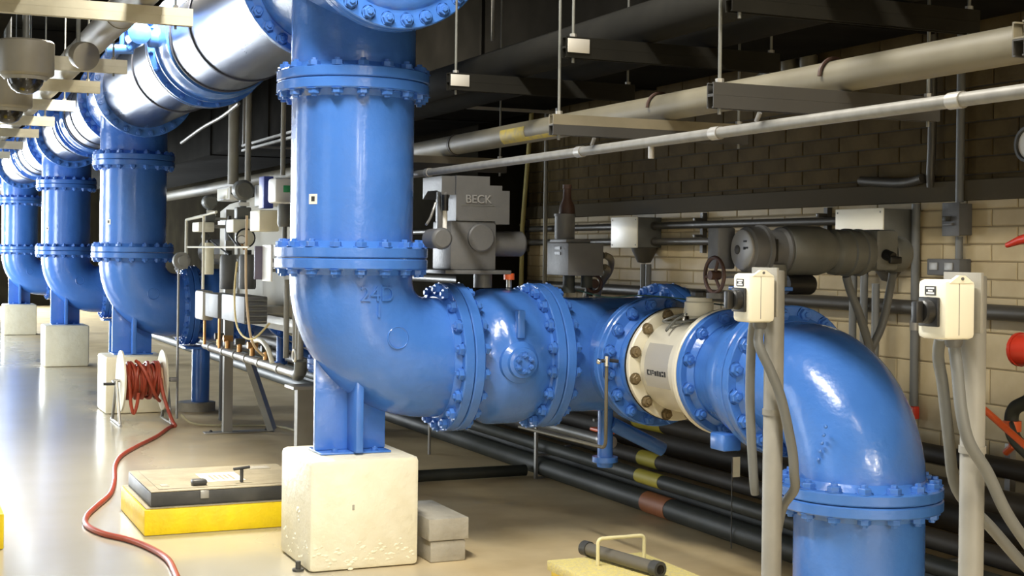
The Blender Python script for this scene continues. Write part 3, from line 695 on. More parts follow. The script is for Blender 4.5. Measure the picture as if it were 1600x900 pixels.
# ------------------------------------------------------------------ floor furniture
t = thing('floor_hatch', 'tan floor hatch lid on a bright yellow curb, left of the nearest pedestal', 'hatch', (1.85, 8.65, 0))
m = MB(); m.box((1.345, 8.17, .001), (2.36, 9.06, .150), .008)
part('curb', m, YELLOW, t, 'bright yellow concrete curb')
part('curb_rim', MB().box((1.355, 8.18, .1505), (2.35, 9.05, .158), .003), LID, t)
part('lid_frame', MB().box((1.385, 8.20, .159), (2.33, 9.03, .240), .006), DKMET, t, 'dark metal lid frame')
part('lid', MB().box((1.387, 8.202, .2405), (2.328, 9.028, .247), .003), LID, t, 'tan lid panel')
part('lid_panel', MB().box((1.44, 8.26, .2475), (2.28, 8.98, .250), .002), LID, t)
lb = part('notice', MB().box((1.745, 8.42, .2505), (1.985, 8.75, .2515)), PAPER, t, 'white paper notice')
m = MB()
for k in range(5): m.box((1.80+.03*k, 8.47+.03*(k % 2), .2516), (1.815+.03*k, 8.66, .2521))
part('notice_print', m, LID, lb, kind='stuff')
hd = part('tee_handle', MB().cyl((1.945, 8.36, .2505), (1.945, 8.36, .325), .011, 12), DKMET, t)
part('handle_bar', MB().cyl((1.895, 8.36, .328), (1.995, 8.37, .336), .009, 10), DKMET, hd)
part('latch', MB().box((1.64, 8.30, .2505), (1.73, 8.37, .285), .014), DKMET, t)
part('latch_tongue', MB().box((1.665, 8.185, .195), (1.715, 8.199, .240), .003), GALV, t)
part('recess_plate', MB().box((1.47, 8.34, .2505), (1.515, 8.42, .253), .001), STONE, t)
part('hinge_patch', MB().box((2.10, 8.82, .2505), (2.24, 8.93, .2525), .001), STONE, t)
t = thing('yellow_platform', 'yellow textured hatch cover with a hoop handle in the foreground', 'hatch', (3.03, 5.2, 0))
part('cover', MB().box((2.75, 4.75, .20), (3.245, 5.785, .245), .006), YTOP, t)
part('curb', MB().box((2.765, 4.765, .001), (3.23, 5.77, .199), .004), YELLOW, t)
hp = [(2.915, 5.60, .246), (2.915, 5.60, .345)] + arc((2.935, 5.60, .345), (-1, 0, 0), (0, 0, 1), .02, 5)[1:] + [(3.13, 5.60, .365)] + arc((3.13, 5.60, .345), (0, 0, 1), (1, 0, 0), .02, 5)[1:] + [(3.15, 5.60, .246)]
part('hoop_handle', MB().tube(hp, .0085, 10), mat('cream_hoop', (.66, .60, .34), .5), t)
t = thing('pipe_offcut', 'dark grey pipe length lying across the yellow hatch cover', 'pipe', (3.03, 5.5, .2455))
a, b = Vector((2.955, 5.80, .281)), Vector((3.055, 5.30, .281))
d = (b-a).normalized(); L = (b-a).length
part('tube', MB().lathe(a, d, [(0, .022), (0, .029), (L, .029), (L, .022)], 24, closed=True), mat('dull_grey_pipe', (.15, .135, .105), .55, .3), t)
part('collar', MB().lathe(a, d, [(-.012, .022), (-.012, .0345), (.03, .0345), (.03, .029)], 20), DKMET, t)
part('collar', MB().lathe(b, d, [(-.035, .029), (-.035, .0345), (.012, .0345), (.012, .021)], 20), DKMET, t)
m = MB(); m.box((2.625, 6.95, .001), (2.825, 7.48, .112), .008); 
t = thing('stone_block', 'pair of grey blocks stacked beside the nearest cream pedestal', 'block', (2.72, 7.2, 0))
part('lower_block', m, STONE, t)
part('upper_block', MB().box((2.612, 6.94, .116), (2.838, 7.50, .232), .006), STONE, t)
m = MB(); m.box((-.35, 8.08, .001), (.585, 9.3, .195), .008)
solo('yellow_curb', m, YELLOW, 'bright yellow curb cut off by the left edge', 'curb')
solo('floor_bolt', MB().lathe((1.93, 7.02, .001), (0, 0, 1), [(0, .03), (.012, .03), (.012, .014), (.05, .014), (.05, 0)], 10), DKMET, 'small dark anchor bolt in the floor beside the nearest pedestal', 'bolt')
# hose reel
RY = 13.55
t = thing('hose_reel', 'cream-sided hose reel in front of the second pedestal', 'hose reel', (2.2, RY, 0))
for x in (2.0, 2.385):
    dsc = part('side_disc', MB().lathe((x-.012, RY, .40), (1, 0, 0), [(0, 0), (0, .262), (.004, .285), (.020, .285), (.024, .262), (.024, 0)], 48), REELC, t)
    part('leg', MB().tube([(x-.04 if x < 2.2 else x+.04, RY-.24, .012), (x-.04 if x < 2.2 else x+.04, RY, .41), (x-.04 if x < 2.2 else x+.04, RY+.24, .012)], .014, 10), GALV, t)
    part('skid', MB().cyl((x-.04 if x < 2.2 else x+.04, RY-.3, .014), (x-.04 if x < 2.2 else x+.04, RY+.3, .014), .013, 10), GALV, t)
part('drum', MB().cyl((2.012, RY, .40), (2.373, RY, .40), .12, 28), HUBTAN, t)
part('axle', MB().cyl((1.93, RY, .40), (2.46, RY, .40), .014, 10), GALV, t)
part('crank', MB().cyl((1.925, RY, .40), (1.925, RY-.13, .385), .010, 8), GALV, t)
part('crank_grip', MB().cyl((1.82, RY-.13, .385), (1.925, RY-.13, .385), .014, 10), BLACK, t)
part('bracket', MB().box((2.45, RY-.03, .38), (2.52, RY+.03, .42), .004), GALV, t)
# red hose: coils on the drum plus the run over the floor
t = thing('red_hose', 'red rubber hose wound on the reel and trailing across the floor', 'hose', (2.0, 10.5, 0))
pts = []
turns = 13; random.seed(5)
for lay, r0 in ((0, .138), (1, .168)):
    n = 8
    for k in range(n*20):
        u = k/(n*20); uu = u if lay == 0 else 1-u
        a = 2*PI*n*u; wob = .02*math.sin(3.1*a/2+lay) if lay else 0
        x = 2.034+uu*.312 + (wob if .1 < u < .9 else 0)
        pts.append((x, RY+r0*math.cos(a), .40+r0*math.sin(a)))
part('coils', MB().tube(pts, .0165, 8), RED, t)
cross = []
for k in range(26):
    u = k/25; cross.append((2.12+.225*u, RY-.198*math.cos((u-.5)*2.2), .40+.198*math.sin((.5-u)*2.6)))
part('crossing_strand', MB().tube(cross, .016, 10), RED, t)
part('hanging_loop', MB().tube(smoothpath([(2.045, RY-.17, .46), (2.05, RY-.21, .34), (2.06, RY-.22, .20), (2.085, RY-.225, .115), (2.115, RY-.22, .20), (2.13, RY-.2, .30)]), .016, 10), RED, t)
flo = [(2.33, RY-.20, .43), (2.34, RY-.29, .30), (2.37, RY-.35, .17), (2.41, RY-.40, .05), (2.42, 13.07, .018), (2.36, 13.0, .017), (2.136, 12.387, .017), (1.886, 11.832, .017), (1.683, 11.322, .017), (1.56, 10.802, .017), (1.462, 10.145, .017), (1.352, 9.572, .017), (1.204, 9.127, .017), (1.114, 8.839, .017), (1.075, 8.547, .017), (1.125, 8.265, .017), (1.235, 8.034, .017), (1.31, 7.768, .017), (1.349, 7.454, .017), (1.325, 7.087, .017), (1.29, 6.7, .017), (1.35, 6.2, .017)]
part('floor_run', MB().tube(smoothpath(flo, 8), .0165, 12), RED, t)
# ------------------------------------------------------------------ dark pipes along the wall foot
def floor_pipe(x, z, r, y0, y1, mt, label, bands=(), cl=True):
    t = thing('floor_pipe', label, 'pipe', (x, (y0+y1)/2, z), 'dark pipes along the wall foot')
    part('pipe', MB().cyl((x, y0, z), (x, y1, z), r, 20), mt, t)
    for ya, yb, bm_ in bands:
        part('colour_band', MB().lathe((x, ya, z), (0, 1, 0), [(0, r-.001), (0, r+.002), (yb-ya, r+.002), (yb-ya, r-.001)], 20), bm_, t, ('yellow' if bm_ is YTAPE else 'orange') + ' marker band')
    return t
floor_pipe(4.40, .080, .066, 3.5, 26, PIPEG, 'lowest dark pipe along the floor edge, with an orange band', [(7.48, 7.78, OTAPE)])
floor_pipe(4.415, .225, .044, 3.5, 26, PIPEG, 'slim grey-green pipe just above the lowest one, with a yellow band', [(7.62, 7.92, YTAPE)])
floor_pipe(4.62, .285, .050, 3.5, 26, PIPEB, 'brown-grey pipe behind the slim one, with a faded yellow band', [(8.0, 8.25, YTAPE)])
floor_pipe(4.86, .48, .060, 3.5, 26, PIPEB, 'brown pipe highest of the wall-foot pipes, with a yellow band', [(8.35, 8.75, YTAPE)])
floor_pipe(4.64, .095, .070, 3.5, 26, PIPEG, 'dark pipe on the floor behind the orange-banded one')
floor_pipe(5.10, .30, .085, 3.5, 26, PIPEB, 'thick dark pipe second from the wall at floor level')
floor_pipe(5.42, .22, .10, 3.5, 26, PIPEB, 'thickest dark pipe against the wall foot')
floor_pipe(5.48, .52, .055, 3.5, 26, PIPEB, 'dark pipe on the wall just above the thickest one')
def pipe_rack(y, lab):
    t = thing('pipe_rack', lab, 'support', (4.9, y, 0), 'slim steel pipe racks')
    part('post', MB().box((4.315, y-.015, .001), (4.333, y+.015, .42)), GALV, t)
    part('post', MB().box((5.66, y-.02, .001), (5.70, y+.02, .62)), GALV, t)
    part('rail', MB().box((4.333, y-.015, .002), (5.66, y+.015, .013)), GALV, t)
    part('rail', MB().box((4.333, y-.015, .165), (4.56, y+.015, .180)), GALV, t)
    part('rail', MB().box((4.56, y-.015, .218), (5.005, y+.015, .234)), GALV, t)
    part('rail', MB().box((4.79, y-.015, .40), (5.005, y+.015, .419)), GALV, t)
    part('rail', MB().box((5.40, y-.015, .445), (5.66, y+.015, .464)), GALV, t)
pipe_rack(9.3, 'slim steel rack post of the wall-foot pipes, beyond the drum valve')
pipe_rack(6.0, 'steel rack of the wall-foot pipes behind the big elbow')
pipe_rack(14.0, 'steel rack of the wall-foot pipes in the dark distance')
pipe_rack(20.0, 'farthest steel rack of the wall-foot pipes')
t = thing('cross_pipe', 'dark pipe lying on the floor from the pedestal toward the wall-foot pipes', 'pipe', (3.5, 9.43, 0))
part('pipe', MB().cyl((3.1, 9.43, .045), (4.30, 9.43, .045), .042, 20), PIPEG, t)
part('elbow', MB().tube([(3.1, 9.43, .045), (3.04, 9.43, .045), (3.0, 9.47, .045), (3.0, 9.60, .045)], .046, 16), PIPEG, t)
t = thing('red_tap', 'small orange-red tap on the pipe below the drum valve', 'tap', (3.75, 7.9, .5))
part('pipe', MB().cyl((4.02, 7.7, .50), (4.02, 11.0, .49), .032, 16), GREYD, t)
part('tap_body', MB().cyl((4.02, 7.56, .50), (4.02, 7.70, .50), .038, 16), GALV, t)
part('tap_lever', MB().box((3.99, 7.57, .545), (4.05, 7.80, .565), .006), ORANGE, t, 'orange-red lever')
part('stand', MB().cyl((4.02, 10.7, .002), (4.02, 10.7, .459), .012, 10), GALV, t)
solo('hanging_tag', MB().box((4.331, 6.70, .40), (4.378, 6.704, .512)), PAPER, 'blank white tag hanging by the pipes, left of the near conduits', 'tag', smooth=False)
solo('tag_hook', MB().cyl((4.327, 6.702, .001), (4.327, 6.702, .50), .003, 6), DKMET, 'thin wire stake holding the blank white tag', 'wire')
# ------------------------------------------------------------------ isolator posts in the foreground
def switch_post(y, label):
    t = thing('switch_post', label, 'post', (2.75, y, 0), 'grey steel isolator posts')
    part('post', MB().lathe((2.75, y, .01), (0, 0, 1), [(0, 0), (0, .0335), (1.575, .0335), (1.58, .030), (1.58, 0)], 32), GREYP, t)
    part('foot', MB().box((2.65, y-.1, .001), (2.85, y+.1, .0098)), GREYP, t)
    part('bracket_plate', MB().box((2.706, y-.075, 1.435), (2.716, y+.075, 1.60), .002), GREYP, t)
    part('clamp', MB().lathe((2.75, y, 1.10), (0, 0, 1), [(0, .034), (0, .037), (.02, .037), (.02, .034)], 24), GREYP, t)
    return t
def isolator(yn, yf, label, grp):
    t = thing('isolator_switch', label, 'switch', (2.65, (yn+yf)/2, 1.42), grp)
    part('case', MB().box((2.594, yn, 1.418), (2.700, yf, 1.580), .014), WHITEB, t)
    ym_ = (yn+yf)/2
    m = MB(); m.prism([(2.608, 1.572), (2.69, 1.572), (2.66, 1.592), (2.64, 1.592)], yn-.001, yn+.012, 'y'); part('screw_tab', m, WHITEB, t, smooth=False)
    part('screw', MB().cyl((2.65, yn-.001, 1.583), (2.65, yn-.004, 1.583), .0045, 10), GREYM, t)
    part('cover_seam', MB().box((2.640, yn-.001, 1.43), (2.642, yn+.0005, 1.57)), GREYP, t)
    k = part('knob_plate', MB().box((2.584, ym_-.038, 1.452), (2.5935, ym_+.040, 1.532), .003), BLACK, t, 'black square handle plate')
    part('knob', MB().lathe((2.584, ym_, 1.492), (-1, 0, 0), [(0, .033), (.02, .031), (.024, .026), (.024, 0)], 28), BLACK, k)
    part('knob_grip', MB().box((2.535, ym_-.012, 1.462), (2.560, ym_+.012, 1.522), .005), BLACK, k)
    lp = part('warning_label', MB().box((2.5925, ym_-.020, 1.538), (2.5938, ym_+.024, 1.562)), INK, t, 'small black label with white print')
    m = MB()
    for zz, a_, b_ in ((1.554, -.014, .018), (1.547, -.008, .010), (1.5405, -.014, .017)): m.box((2.5918, ym_+a_, zz), (2.5925, ym_+b_, zz+.0045))
    part('label_print', m, WHITE, lp, kind='stuff')
    part('gland', MB().lathe((2.665, ym_-.01, 1.395), (0, 0, 1), [(0, .019), (.01, .024), (.022, .024)], 16), GREYM, t)
    return t
switch_post(4.01, 'grey steel post left of the big blue elbow')
switch_post(3.049, 'grey steel post at the right, nearest the camera')
isolator(3.930, 4.030, 'off-white isolator switch with black handle on the left steel post', 'off-white isolator switches')
isolator(2.985, 3.100, 'off-white isolator switch with black handle on the right steel post, nearest the camera', 'off-white isolator switches')
def cond(pts, r, label, mt=CONDUIT):
    return solo('flexible_conduit', MB().tube(smoothpath(pts), r, 14), mt, label, 'conduit')
cond([(2.665, 3.03, 1.394), (2.655, 3.005, 1.33), (2.652, 2.985, 1.23), (2.671, 2.975, 1.143), (2.73, 2.97, 1.061), (2.797, 2.97, .95), (2.879, 2.97, .851), (3.02, 2.98, .70)], .0165, 'grey conduit crossing in front of the right steel post')
cond([(2.690, 3.115, 1.416), (2.705, 3.14, 1.36), (2.722, 3.14, 1.283), (2.745, 3.14, 1.138), (2.787, 3.15, .982), (2.903, 3.14, .867), (3.035, 3.14, .744), (3.14, 3.14, .67)], .0165, 'grey conduit passing behind the right steel post')
cond([(2.690, 4.043, 1.42), (2.700, 4.07, 1.35), (2.702, 4.08, 1.2), (2.707, 4.08, 1.053), (2.725, 4.085, .876), (2.74, 4.095, .82)], .0165, 'straight grey conduit hanging left of the left steel post')
cond([(2.665, 3.97, 1.394), (2.646, 3.945, 1.342), (2.683, 3.93, 1.256), (2.725, 3.925, 1.159), (2.768, 3.925, .998), (2.785, 3.935, .912), (2.812, 3.97, .85), (2.815, 4.04, .78), (2.82, 4.08, .68)], .0165, 'bowed grey conduit crossing in front of the left steel post')
# ------------------------------------------------------------------ overhead on the right: trapezes and pipes
def channel(x0, x1, y, z, mt, parent, open_up):
    """slotted channel 41 mm square with its open side up or down"""
    w, h, th = .0205, .041, .004
    m = MB()
    prof = [(-w, 0), (-w, h), (-w+.009, h), (-w+.009, h-th), (-w+th, h-th), (-w+th, th), (w-th, th), (w-th, h-th), (w-.009, h-th), (w-.009, h), (w, h), (w, 0)]
    if not open_up: prof = [(a, h-b) for a, b in prof][::-1]
    i = len(m.v); n = len(prof)
    for x in (x0, x1):
        for a, b in prof: m.v.append(Vector((x, y+a, z+b)))
    for k in range(n):
        q = (k+1) % n; m.f.append([i+k, i+q, i+n+q, i+n+k])
    for o_ in (i, i+n):
        for quad in ((0, 1, 4, 5), (1, 2, 3, 4), (0, 5, 6, 11), (6, 7, 10, 11), (7, 8, 9, 10)):
            m.f.append([o_+k for k in quad])
    return part('channel', m, mt, parent, smooth=False)
def trapeze(y, x0, x1, z, ztop, label, grp, mu=STRUT, ml=STRUTG, rods=None, name='strut_trapeze'):
    t = thing(name, label, 'support', ((x0+x1)/2, y, z), grp)
    channel(x0, x1, y, z, mu, t, True); channel(x0, x1, y, z-.0415, ml, t, False)
    for x in (rods or (x0+.035, x1-.035)):
        part('hanger_rod', MB().cyl((x, y, z-.06), (x, y, ztop), .006, 8), GREYD, t)
        part('nut', MB().cyl((x, y, z+.0415), (x, y, z+.055), .014, 6), GALV, t)
    return t
RT = [(2.53, 'nearest double strut trapeze, at the top right corner'), (3.88, 'double strut trapeze second from the viewer, under the cream pipe'), (5.07, 'double strut trapeze third from the viewer, with a pale upper channel')]
ZT = 2.153
for y, l in RT:
    trapeze(y, 2.405, 3.32, ZT, 4.499, l, 'right-hand lower trapezes', STRUTG if y == 3.88 else STRUT, STRUTG, rods=(2.44, 3.285))
for y, l in [(7.62, 'lower strut trapeze emerging from behind the nearest blue spool, above the BECK actuator'), (9.4, 'lower strut trapeze in the dark beyond the second spool')]:
    trapeze(y, 2.66, 3.32, ZT, 4.499, l, 'right-hand lower trapezes', rods=(2.70, 3.285))
# upper tier hung from the same line of rods, offset so it clears them
for y, l in [(3.80, 'dark upper strut trapeze at the top edge above the second double strut'), (4.99, 'upper strut trapeze with one pale end above the third double strut'), (6.25, 'upper strut trapeze by the nearest tee')]:
    trapeze(y, 2.42, 3.42, 2.452, 4.499, l, 'right-hand upper trapezes', DUCT2, DUCT2, rods=(2.46, 3.39))  # unlit upper struts, their shade given by the darkened material
    if y > 4: part('pale_clip', MB().box((2.425, y-.026, 2.430), (2.52, y-.0215, 2.485), .001), PLATE, bpy.data.objects[[o.name for o in COL.objects if o.get('label') == l][0]])
t = thing('cream_pipe', 'long cream jacketed pipe resting on the lower strut trapezes', 'pipe', (2.95, 8, 2.27))
ZC = ZT+.042+.058
part('pipe', MB().cyl((2.95, 1.6, ZC), (2.95, 19, ZC), .056, 32), PVC, t)
def label_patch(y0, y1, a0, a1, r, name, mt, parent, lb):
    m = MB(); n = 10
    for k in range(n+1):
        a = a0+(a1-a0)*k/n
        for rr in (r, r+.0015):
            for y in (y0, y1): m.v.append(Vector((2.95+rr*math.cos(a), y, ZC+rr*math.sin(a))))
    for k in range(n):
        b = 4*k
        for q in ((2, 3, 7, 6), (0, 4, 5, 1), (0, 2, 6, 4), (1, 5, 7, 3)): m.f.append([b+j for j in q])
    m.f.append([0, 1, 3, 2]); b = 4*n; m.f.append([b, b+2, b+3, b+1])
    return part(name, m, mt, parent, lb)
label_patch(6.42, 6.72, 2.75, 4.15, .0562, 'yellow_label', OLDY, t, 'worn yellow sticker')
label_patch(5.75, 6.42, 3.75, 4.15, .0562, 'yellow_label', OLDY, t, 'worn yellow sticker strip')
for y in (3.0, 7.45): part('joint_band', MB().lathe((2.95, y, ZC), (0, 1, 0), [(0, .0565), (0, .060), (.03, .060), (.03, .0565)], 28), PIPEB, t)
for y, l in RT[1:3]:
    solo('pipe_strap', MB().tube(arc((2.95, y+.08, ZC), (1, 0, 0), (0, 0, 1), .064, 14, 0, PI), .007, 8), RUST, 'dark strap arched over the cream pipe by the ' + ('second' if y < 4 else 'third') + ' double strut', 'strap')
t = thing('galvanised_pipe', 'slim galvanised pipe slung below the strut trapezes', 'pipe', (2.6, 5, 2.06))
part('pipe', MB().cyl((2.615, 1.5, 2.062), (2.615, 9.3, 2.062), .0195, 20), GALVP, t)
for y in (2.95, 4.15, 5.2, 7.0):
    part('coupling', MB().lathe((2.615, y, 2.062), (0, 1, 0), [(0, .0195), (0, .0235), (.05, .0235), (.05, .0195)], 20), GALV, t)
for y in (2.53, 3.88, 5.07, 7.55):
    part('hanger_clip', MB().tube([(2.615, y+.05, 2.083), (2.615, y+.03, 2.11)], .008, 8), GALV, t)
part('drip_nipple', MB().cyl((2.615, 4.63, 2.0), (2.615, 4.63, 2.045), .012, 12), GALV, t)
# dark services above
def dark_pipe(x, z, r, y0, y1, label, mt=DUCT2):
    return solo('dark_pipe', MB().cyl((x, y0, z), (x, y1, z), r, 28), mt, label, 'pipe', 'dark services under the ceiling')
dark_pipe(2.81, 2.495+.085, .083, 2.2, 8.8, 'dark pipe on the upper trapezes, nearer the blue tee')
dark_pipe(3.12, 2.495+.142, .14, 2.2, 8.8, 'thick dark pipe on the upper trapezes, nearer the wall')
t = thing('duct', 'wide dark rectangular duct high above the wall pipes', 'duct', (4.4, 12, 3.2))
part('shell', MB().box((3.75, 1.0, 2.86), (5.1, 30, 3.7), .01), DUCT, t)
for y in (3, 6, 9, 12, 15, 18): part('duct_joint', MB().box((3.73, y, 2.845), (5.12, y+.04, 3.715)), DUCT, t)
for y in (4.5, 10.7, 16): part('hanger', MB().box((3.69, y, 2.82), (3.72, y+.03, 4.499)), GALV, t)
for y in (4.5, 10.7, 16): part('hanger_bar', MB().box((3.721, y, 2.82), (5.129, y+.03, 2.844)), GALV, t)
for y in (4.5, 10.7, 16): part('hanger', MB().box((5.13, y, 2.82), (5.16, y+.03, 4.499)), GALV, t)
solo('hanging_rod', MB().cyl((3.45, 8.14, 2.97), (3.45, 8.14, 4.499), .011, 12), GALVP, 'thick pale rod hanging from the ceiling right of the nearest spool', 'rod')
# pipe pair and elbow on the upper wall
for px, y in ((0, 8.12), (1, 7.90)):
    t = thing('wall_pipe', ['left', 'right'][px] + ' of two pale pipe ends against the brown upper wall', 'pipe', (5.65, y, 2.93), 'pale pipe ends on the upper wall')
    part('pipe', MB().cyl((5.67, y, 2.94), (5.67, y, 4.499), .05, 18), PVC, t)
    part('cap', MB().lathe((5.67, y, 2.90), (0, 0, 1), [(0, 0), (0, .052), (.03, .06), (.10, .06), (.10, .05)], 18), PVC, t)
solo('grey_drop_pipe', MB().tube([(5.0, 7.35, 2.79), (5.0, 7.40, 2.76), (5.0, 7.68, 2.65)], .05, 14), GREYD, 'slanted grey pipe stub hanging under the dark duct', 'pipe')
# ------------------------------------------------------------------ wall services
def wall_run(x, z, r, y0, y1, label, mt=CONDD, grp='dark conduits along the wall'):
    return solo('wall_conduit', MB().cyl((x, y0, z), (x, y1, z), r, 16), mt, label, 'conduit', grp)
CX = 5.68
wall_run(CX, 1.876, .028, 7.372, 9.978, 'upper dark conduit between the two wall boxes')
wall_run(CX, 1.748, .028, 7.372, 9.978, 'lower dark conduit between the two wall boxes')
wall_run(CX, 1.876, .028, 10.452, 24, 'upper dark conduit left of the far wall box')
wall_run(CX, 1.748, .028, 10.452, 24, 'lower dark conduit left of the far wall box')
wall_run(CX, 1.34, .045, 5.2, 24, 'thick dark pipe on the wall behind the grey motor', CONDD)
for k, y in enumerate((7.75, 9.32, 12.6)):
    t = thing('conduit_clip', 'dark double clip on the wall conduits ' + ['near the near wall box', 'between the wall boxes', 'left of the far wall box'][k], 'clip', (5.72, y, 1.69))
    part('rail', MB().box((5.712, y-.02, 1.66), (5.749, y+.02, 1.97)), CONDD, t)
    part('saddle', MB().box((5.645, y-.015, 1.906), (5.712, y+.015, 1.93), .003), CONDD, t)
    part('saddle', MB().box((5.645, y-.015, 1.780), (5.712, y+.015, 1.80), .003), CONDD, t)
def wall_box(y0, y1, z0, z1, x0, label):
    t = thing('junction_box', label, 'electrical box', (x0, (y0+y1)/2, z0), 'wall junction boxes')
    part('case', MB().box((x0+.012, y0+.004, z0), (5.748, y1-.004, z1), .005), GREYD, t, 'grey-brown case')
    cv = part('cover', MB().box((x0, y0, z0-.004), (x0+.0115, y1, z1+.004), .004), WHITEB, t, 'off-white front cover')
    for yy in (y0+.025, y1-.025):
        for zz in (z0+.02, z1-.02): part('screw', MB().cyl((x0-.003, yy, zz), (x0, yy, zz), .006, 8), GREYD, cv)
    for zz in (1.748, 1.876):
        for yy in (y0, y1):
            dd = -1 if yy == y0 else 1
            if z0 < zz < z1 and not (y0 < 8 and dd < 0): part('bushing', MB().cyl((CX, yy-.003*dd, zz), (CX, yy+.014*dd*.6, zz), .036, 14), CONDD, t)
    return t
b1 = wall_box(9.99, 10.44, 1.700, 1.945, 5.52, 'off-white fronted box on the wall, the farther of the two')
b2 = wall_box(6.89, 7.36, 1.60, 1.938, 5.50, 'off-white fronted box on the wall, the nearer one above the grey motor')
part('hub', MB().lathe((5.65, 10.10, 1.699), (0, 0, -1), [(0, .11), (.03, .10), (.12, .055), (.13, 0)], 18), CONDD, b1)
part('hub', MB().lathe((5.65, 7.02, 1.599), (0, 0, -1), [(0, .10), (.03, .09), (.10, .04), (.11, 0)], 18), CONDD, b2)
for y, l in ((10.13, 'left dark conduit dropping from the farther wall box'), (10.045, 'right dark conduit dropping from the farther wall box')):
    solo('wall_conduit', MB().cyl((5.66, y, .62), (5.66, y, 1.565), .024, 14), CONDUIT, l, 'conduit', 'conduits dropping from the wall boxes')
for y, l in ((7.30, 'left grey conduit dropping from the nearer wall box'), (7.19, 'second grey conduit dropping from the nearer wall box')):
    solo('wall_conduit', MB().tube([(5.60, y, 1.597), (5.60, y, 1.1), (5.60, y+.03, .62)], .024, 14), CONDUIT, l, 'conduit', 'conduits dropping from the wall boxes')
solo('wall_conduit', MB().tube([(5.54, 7.00, 1.48), (5.54, 7.0, 1.1), (5.54, 7.03, .62)], .024, 14), CONDUIT, 'grey conduit under the cone of the nearer wall box', 'conduit', 'conduits dropping from the wall boxes')
# riser with switch at right
t = thing('wall_switch', 'grey toggle switch box on the wall above the right isolator', 'switch', (5.7, 6.46, 1.77))
part('case', MB().box((5.655, 6.395, 1.775), (5.748, 6.53, 1.96), .006), GREYM, t)
part('cover', MB().box((5.645, 6.39, 1.77), (5.6545, 6.535, 1.965), .003), GREYM, t)
part('toggle', MB().box((5.60, 6.455, 1.855), (5.6445, 6.485, 1.885), .004), DKMET, t)
part('toggle_guard', MB().box((5.625, 6.43, 1.83), (5.6448, 6.51, 1.845), .002), GREYM, t)
solo('wall_conduit', MB().cyl((5.705, 6.455, 1.967), (5.705, 6.455, 4.0), .024, 14), CONDUIT, 'upright grey conduit rising from the wall switch', 'conduit')
solo('wall_conduit', MB().cyl((5.705, 6.455, 1.638), (5.705, 6.455, 1.769), .022, 14), CONDUIT, 'short grey conduit under the wall switch', 'conduit')
t = thing('outlet_box', 'grey outlet box with sockets below the wall switch', 'electrical box', (5.7, 6.5, 1.54))
part('case', MB().box((5.66, 6.40, 1.54), (5.748, 6.68, 1.637), .006), GREYM, t)
part('socket', MB().box((5.652, 6.58, 1.57), (5.6595, 6.65, 1.615), .002), GALV, t)
part('socket', MB().box((5.652, 6.45, 1.57), (5.6595, 6.52, 1.615), .002), GALV, t)
solo('wall_conduit', MB().tube([(5.72, 6.72, 2.07), (5.705, 6.71, 2.12), (5.705, 6.70, 2.3), (5.705, 6.69, 4.0)], .026, 14), CONDD, 'upright dark conduit on the upper wall left of the wall switch', 'conduit')
solo('wall_conduit', MB().tube(smoothpath([(5.69, 7.35, 2.13), (5.69, 6.95, 2.10), (5.69, 6.76, 2.12)]), .03, 12), CONDD, 'short dark conduit bend on the ledge of the wall', 'conduit')
t = thing('wall_conduit', 'upright grey conduit on the wall with a red tip, left of the right isolator', 'conduit', (5.71, 6.86, .70))
part('pipe', MB().cyl((5.713, 6.845, .74), (5.713, 6.845, 1.97), .026, 14), CONDUIT, t)
part('red_tip', MB().box((5.69, 6.815, .66), (5.735, 6.875, .739), .008), REDP, t, 'red end fitting')
part('coupling', MB().cyl((5.713, 6.845, 1.20), (5.713, 6.845, 1.26), .03, 14), GALV, t)
t = thing('round_gauge', 'round dark-rimmed gauge high on the right wall, cut by the frame edge', 'gauge', (5.7, 5.72, 2.27))
part('rim', MB().lathe((5.68, 5.88, 2.268), (-1, 0, 0), [(-.068, .0), (-.068, .085), (0, .10), (.02, .10), (.02, .085), (.005, .082)], 32), DKMET, t)
part('face', MB().lathe((5.68, 5.88, 2.268), (-1, 0, 0), [(.004, .082), (.006, .08), (.006, 0)], 32), WHITE, t, 'white gauge face')
part('needle', MB().box((5.668, 5.878, 2.26), (5.673, 5.883, 2.33)), INK, t)
t = thing('red_lever_valve', 'red tapered lever sticking in from the right edge', 'valve', (5.45, 5.6, 1.7))
part('lever', MB().tube([(5.45, 5.80, 1.713), (5.45, 5.70, 1.742), (5.45, 5.56, 1.765)], .016, 12, radii=[.014, .024, .034]), REDP, t)
part('stem', MB().cyl((5.45, 5.53, 1.76), (5.748, 5.53, 1.76), .03, 14), PIPEG, t)
t = thing('red_valve', 'red valve body at the right edge, below the red lever', 'valve', (5.4, 5.5, 1.15))
part('body', MB().lathe((5.45, 5.58, 1.165), (0, 1, 0), [(0, 0), (0, .07), (.06, .085), (.10, .085), (.10, 0)], 20), REDP, t)
part('stem', MB().cyl((5.535, 5.63, 1.165), (5.748, 5.63, 1.165), .02, 10), REDP, t)
part('rim', MB().lathe((5.45, 5.682, 1.165), (0, 1, 0), [(0, .05), (0, .09), (.02, .09), (.02, .05)], 20, closed=True), REDP, t)
t = thing('black_pipe_bend', 'dark pipe bend with a long orange-red handle at the right edge', 'valve', (4.75, 4.9, .001))
part('pipe', MB().tube(smoothpath([(4.92, 4.95, 1.12), (4.91, 5.05, .99), (4.90, 5.15, .93), (4.90, 5.17, .86), (4.90, 5.14, .78), (4.95, 5.02, .68), (5.02, 4.89, .62), (5.05, 4.84, .40), (5.05, 4.84, .39)]), .033, 16), PIPEG, t)
part('collar', MB().cyl((4.90, 5.165, .82), (4.90, 5.165, .87), .042, 16), ORANGE, t)
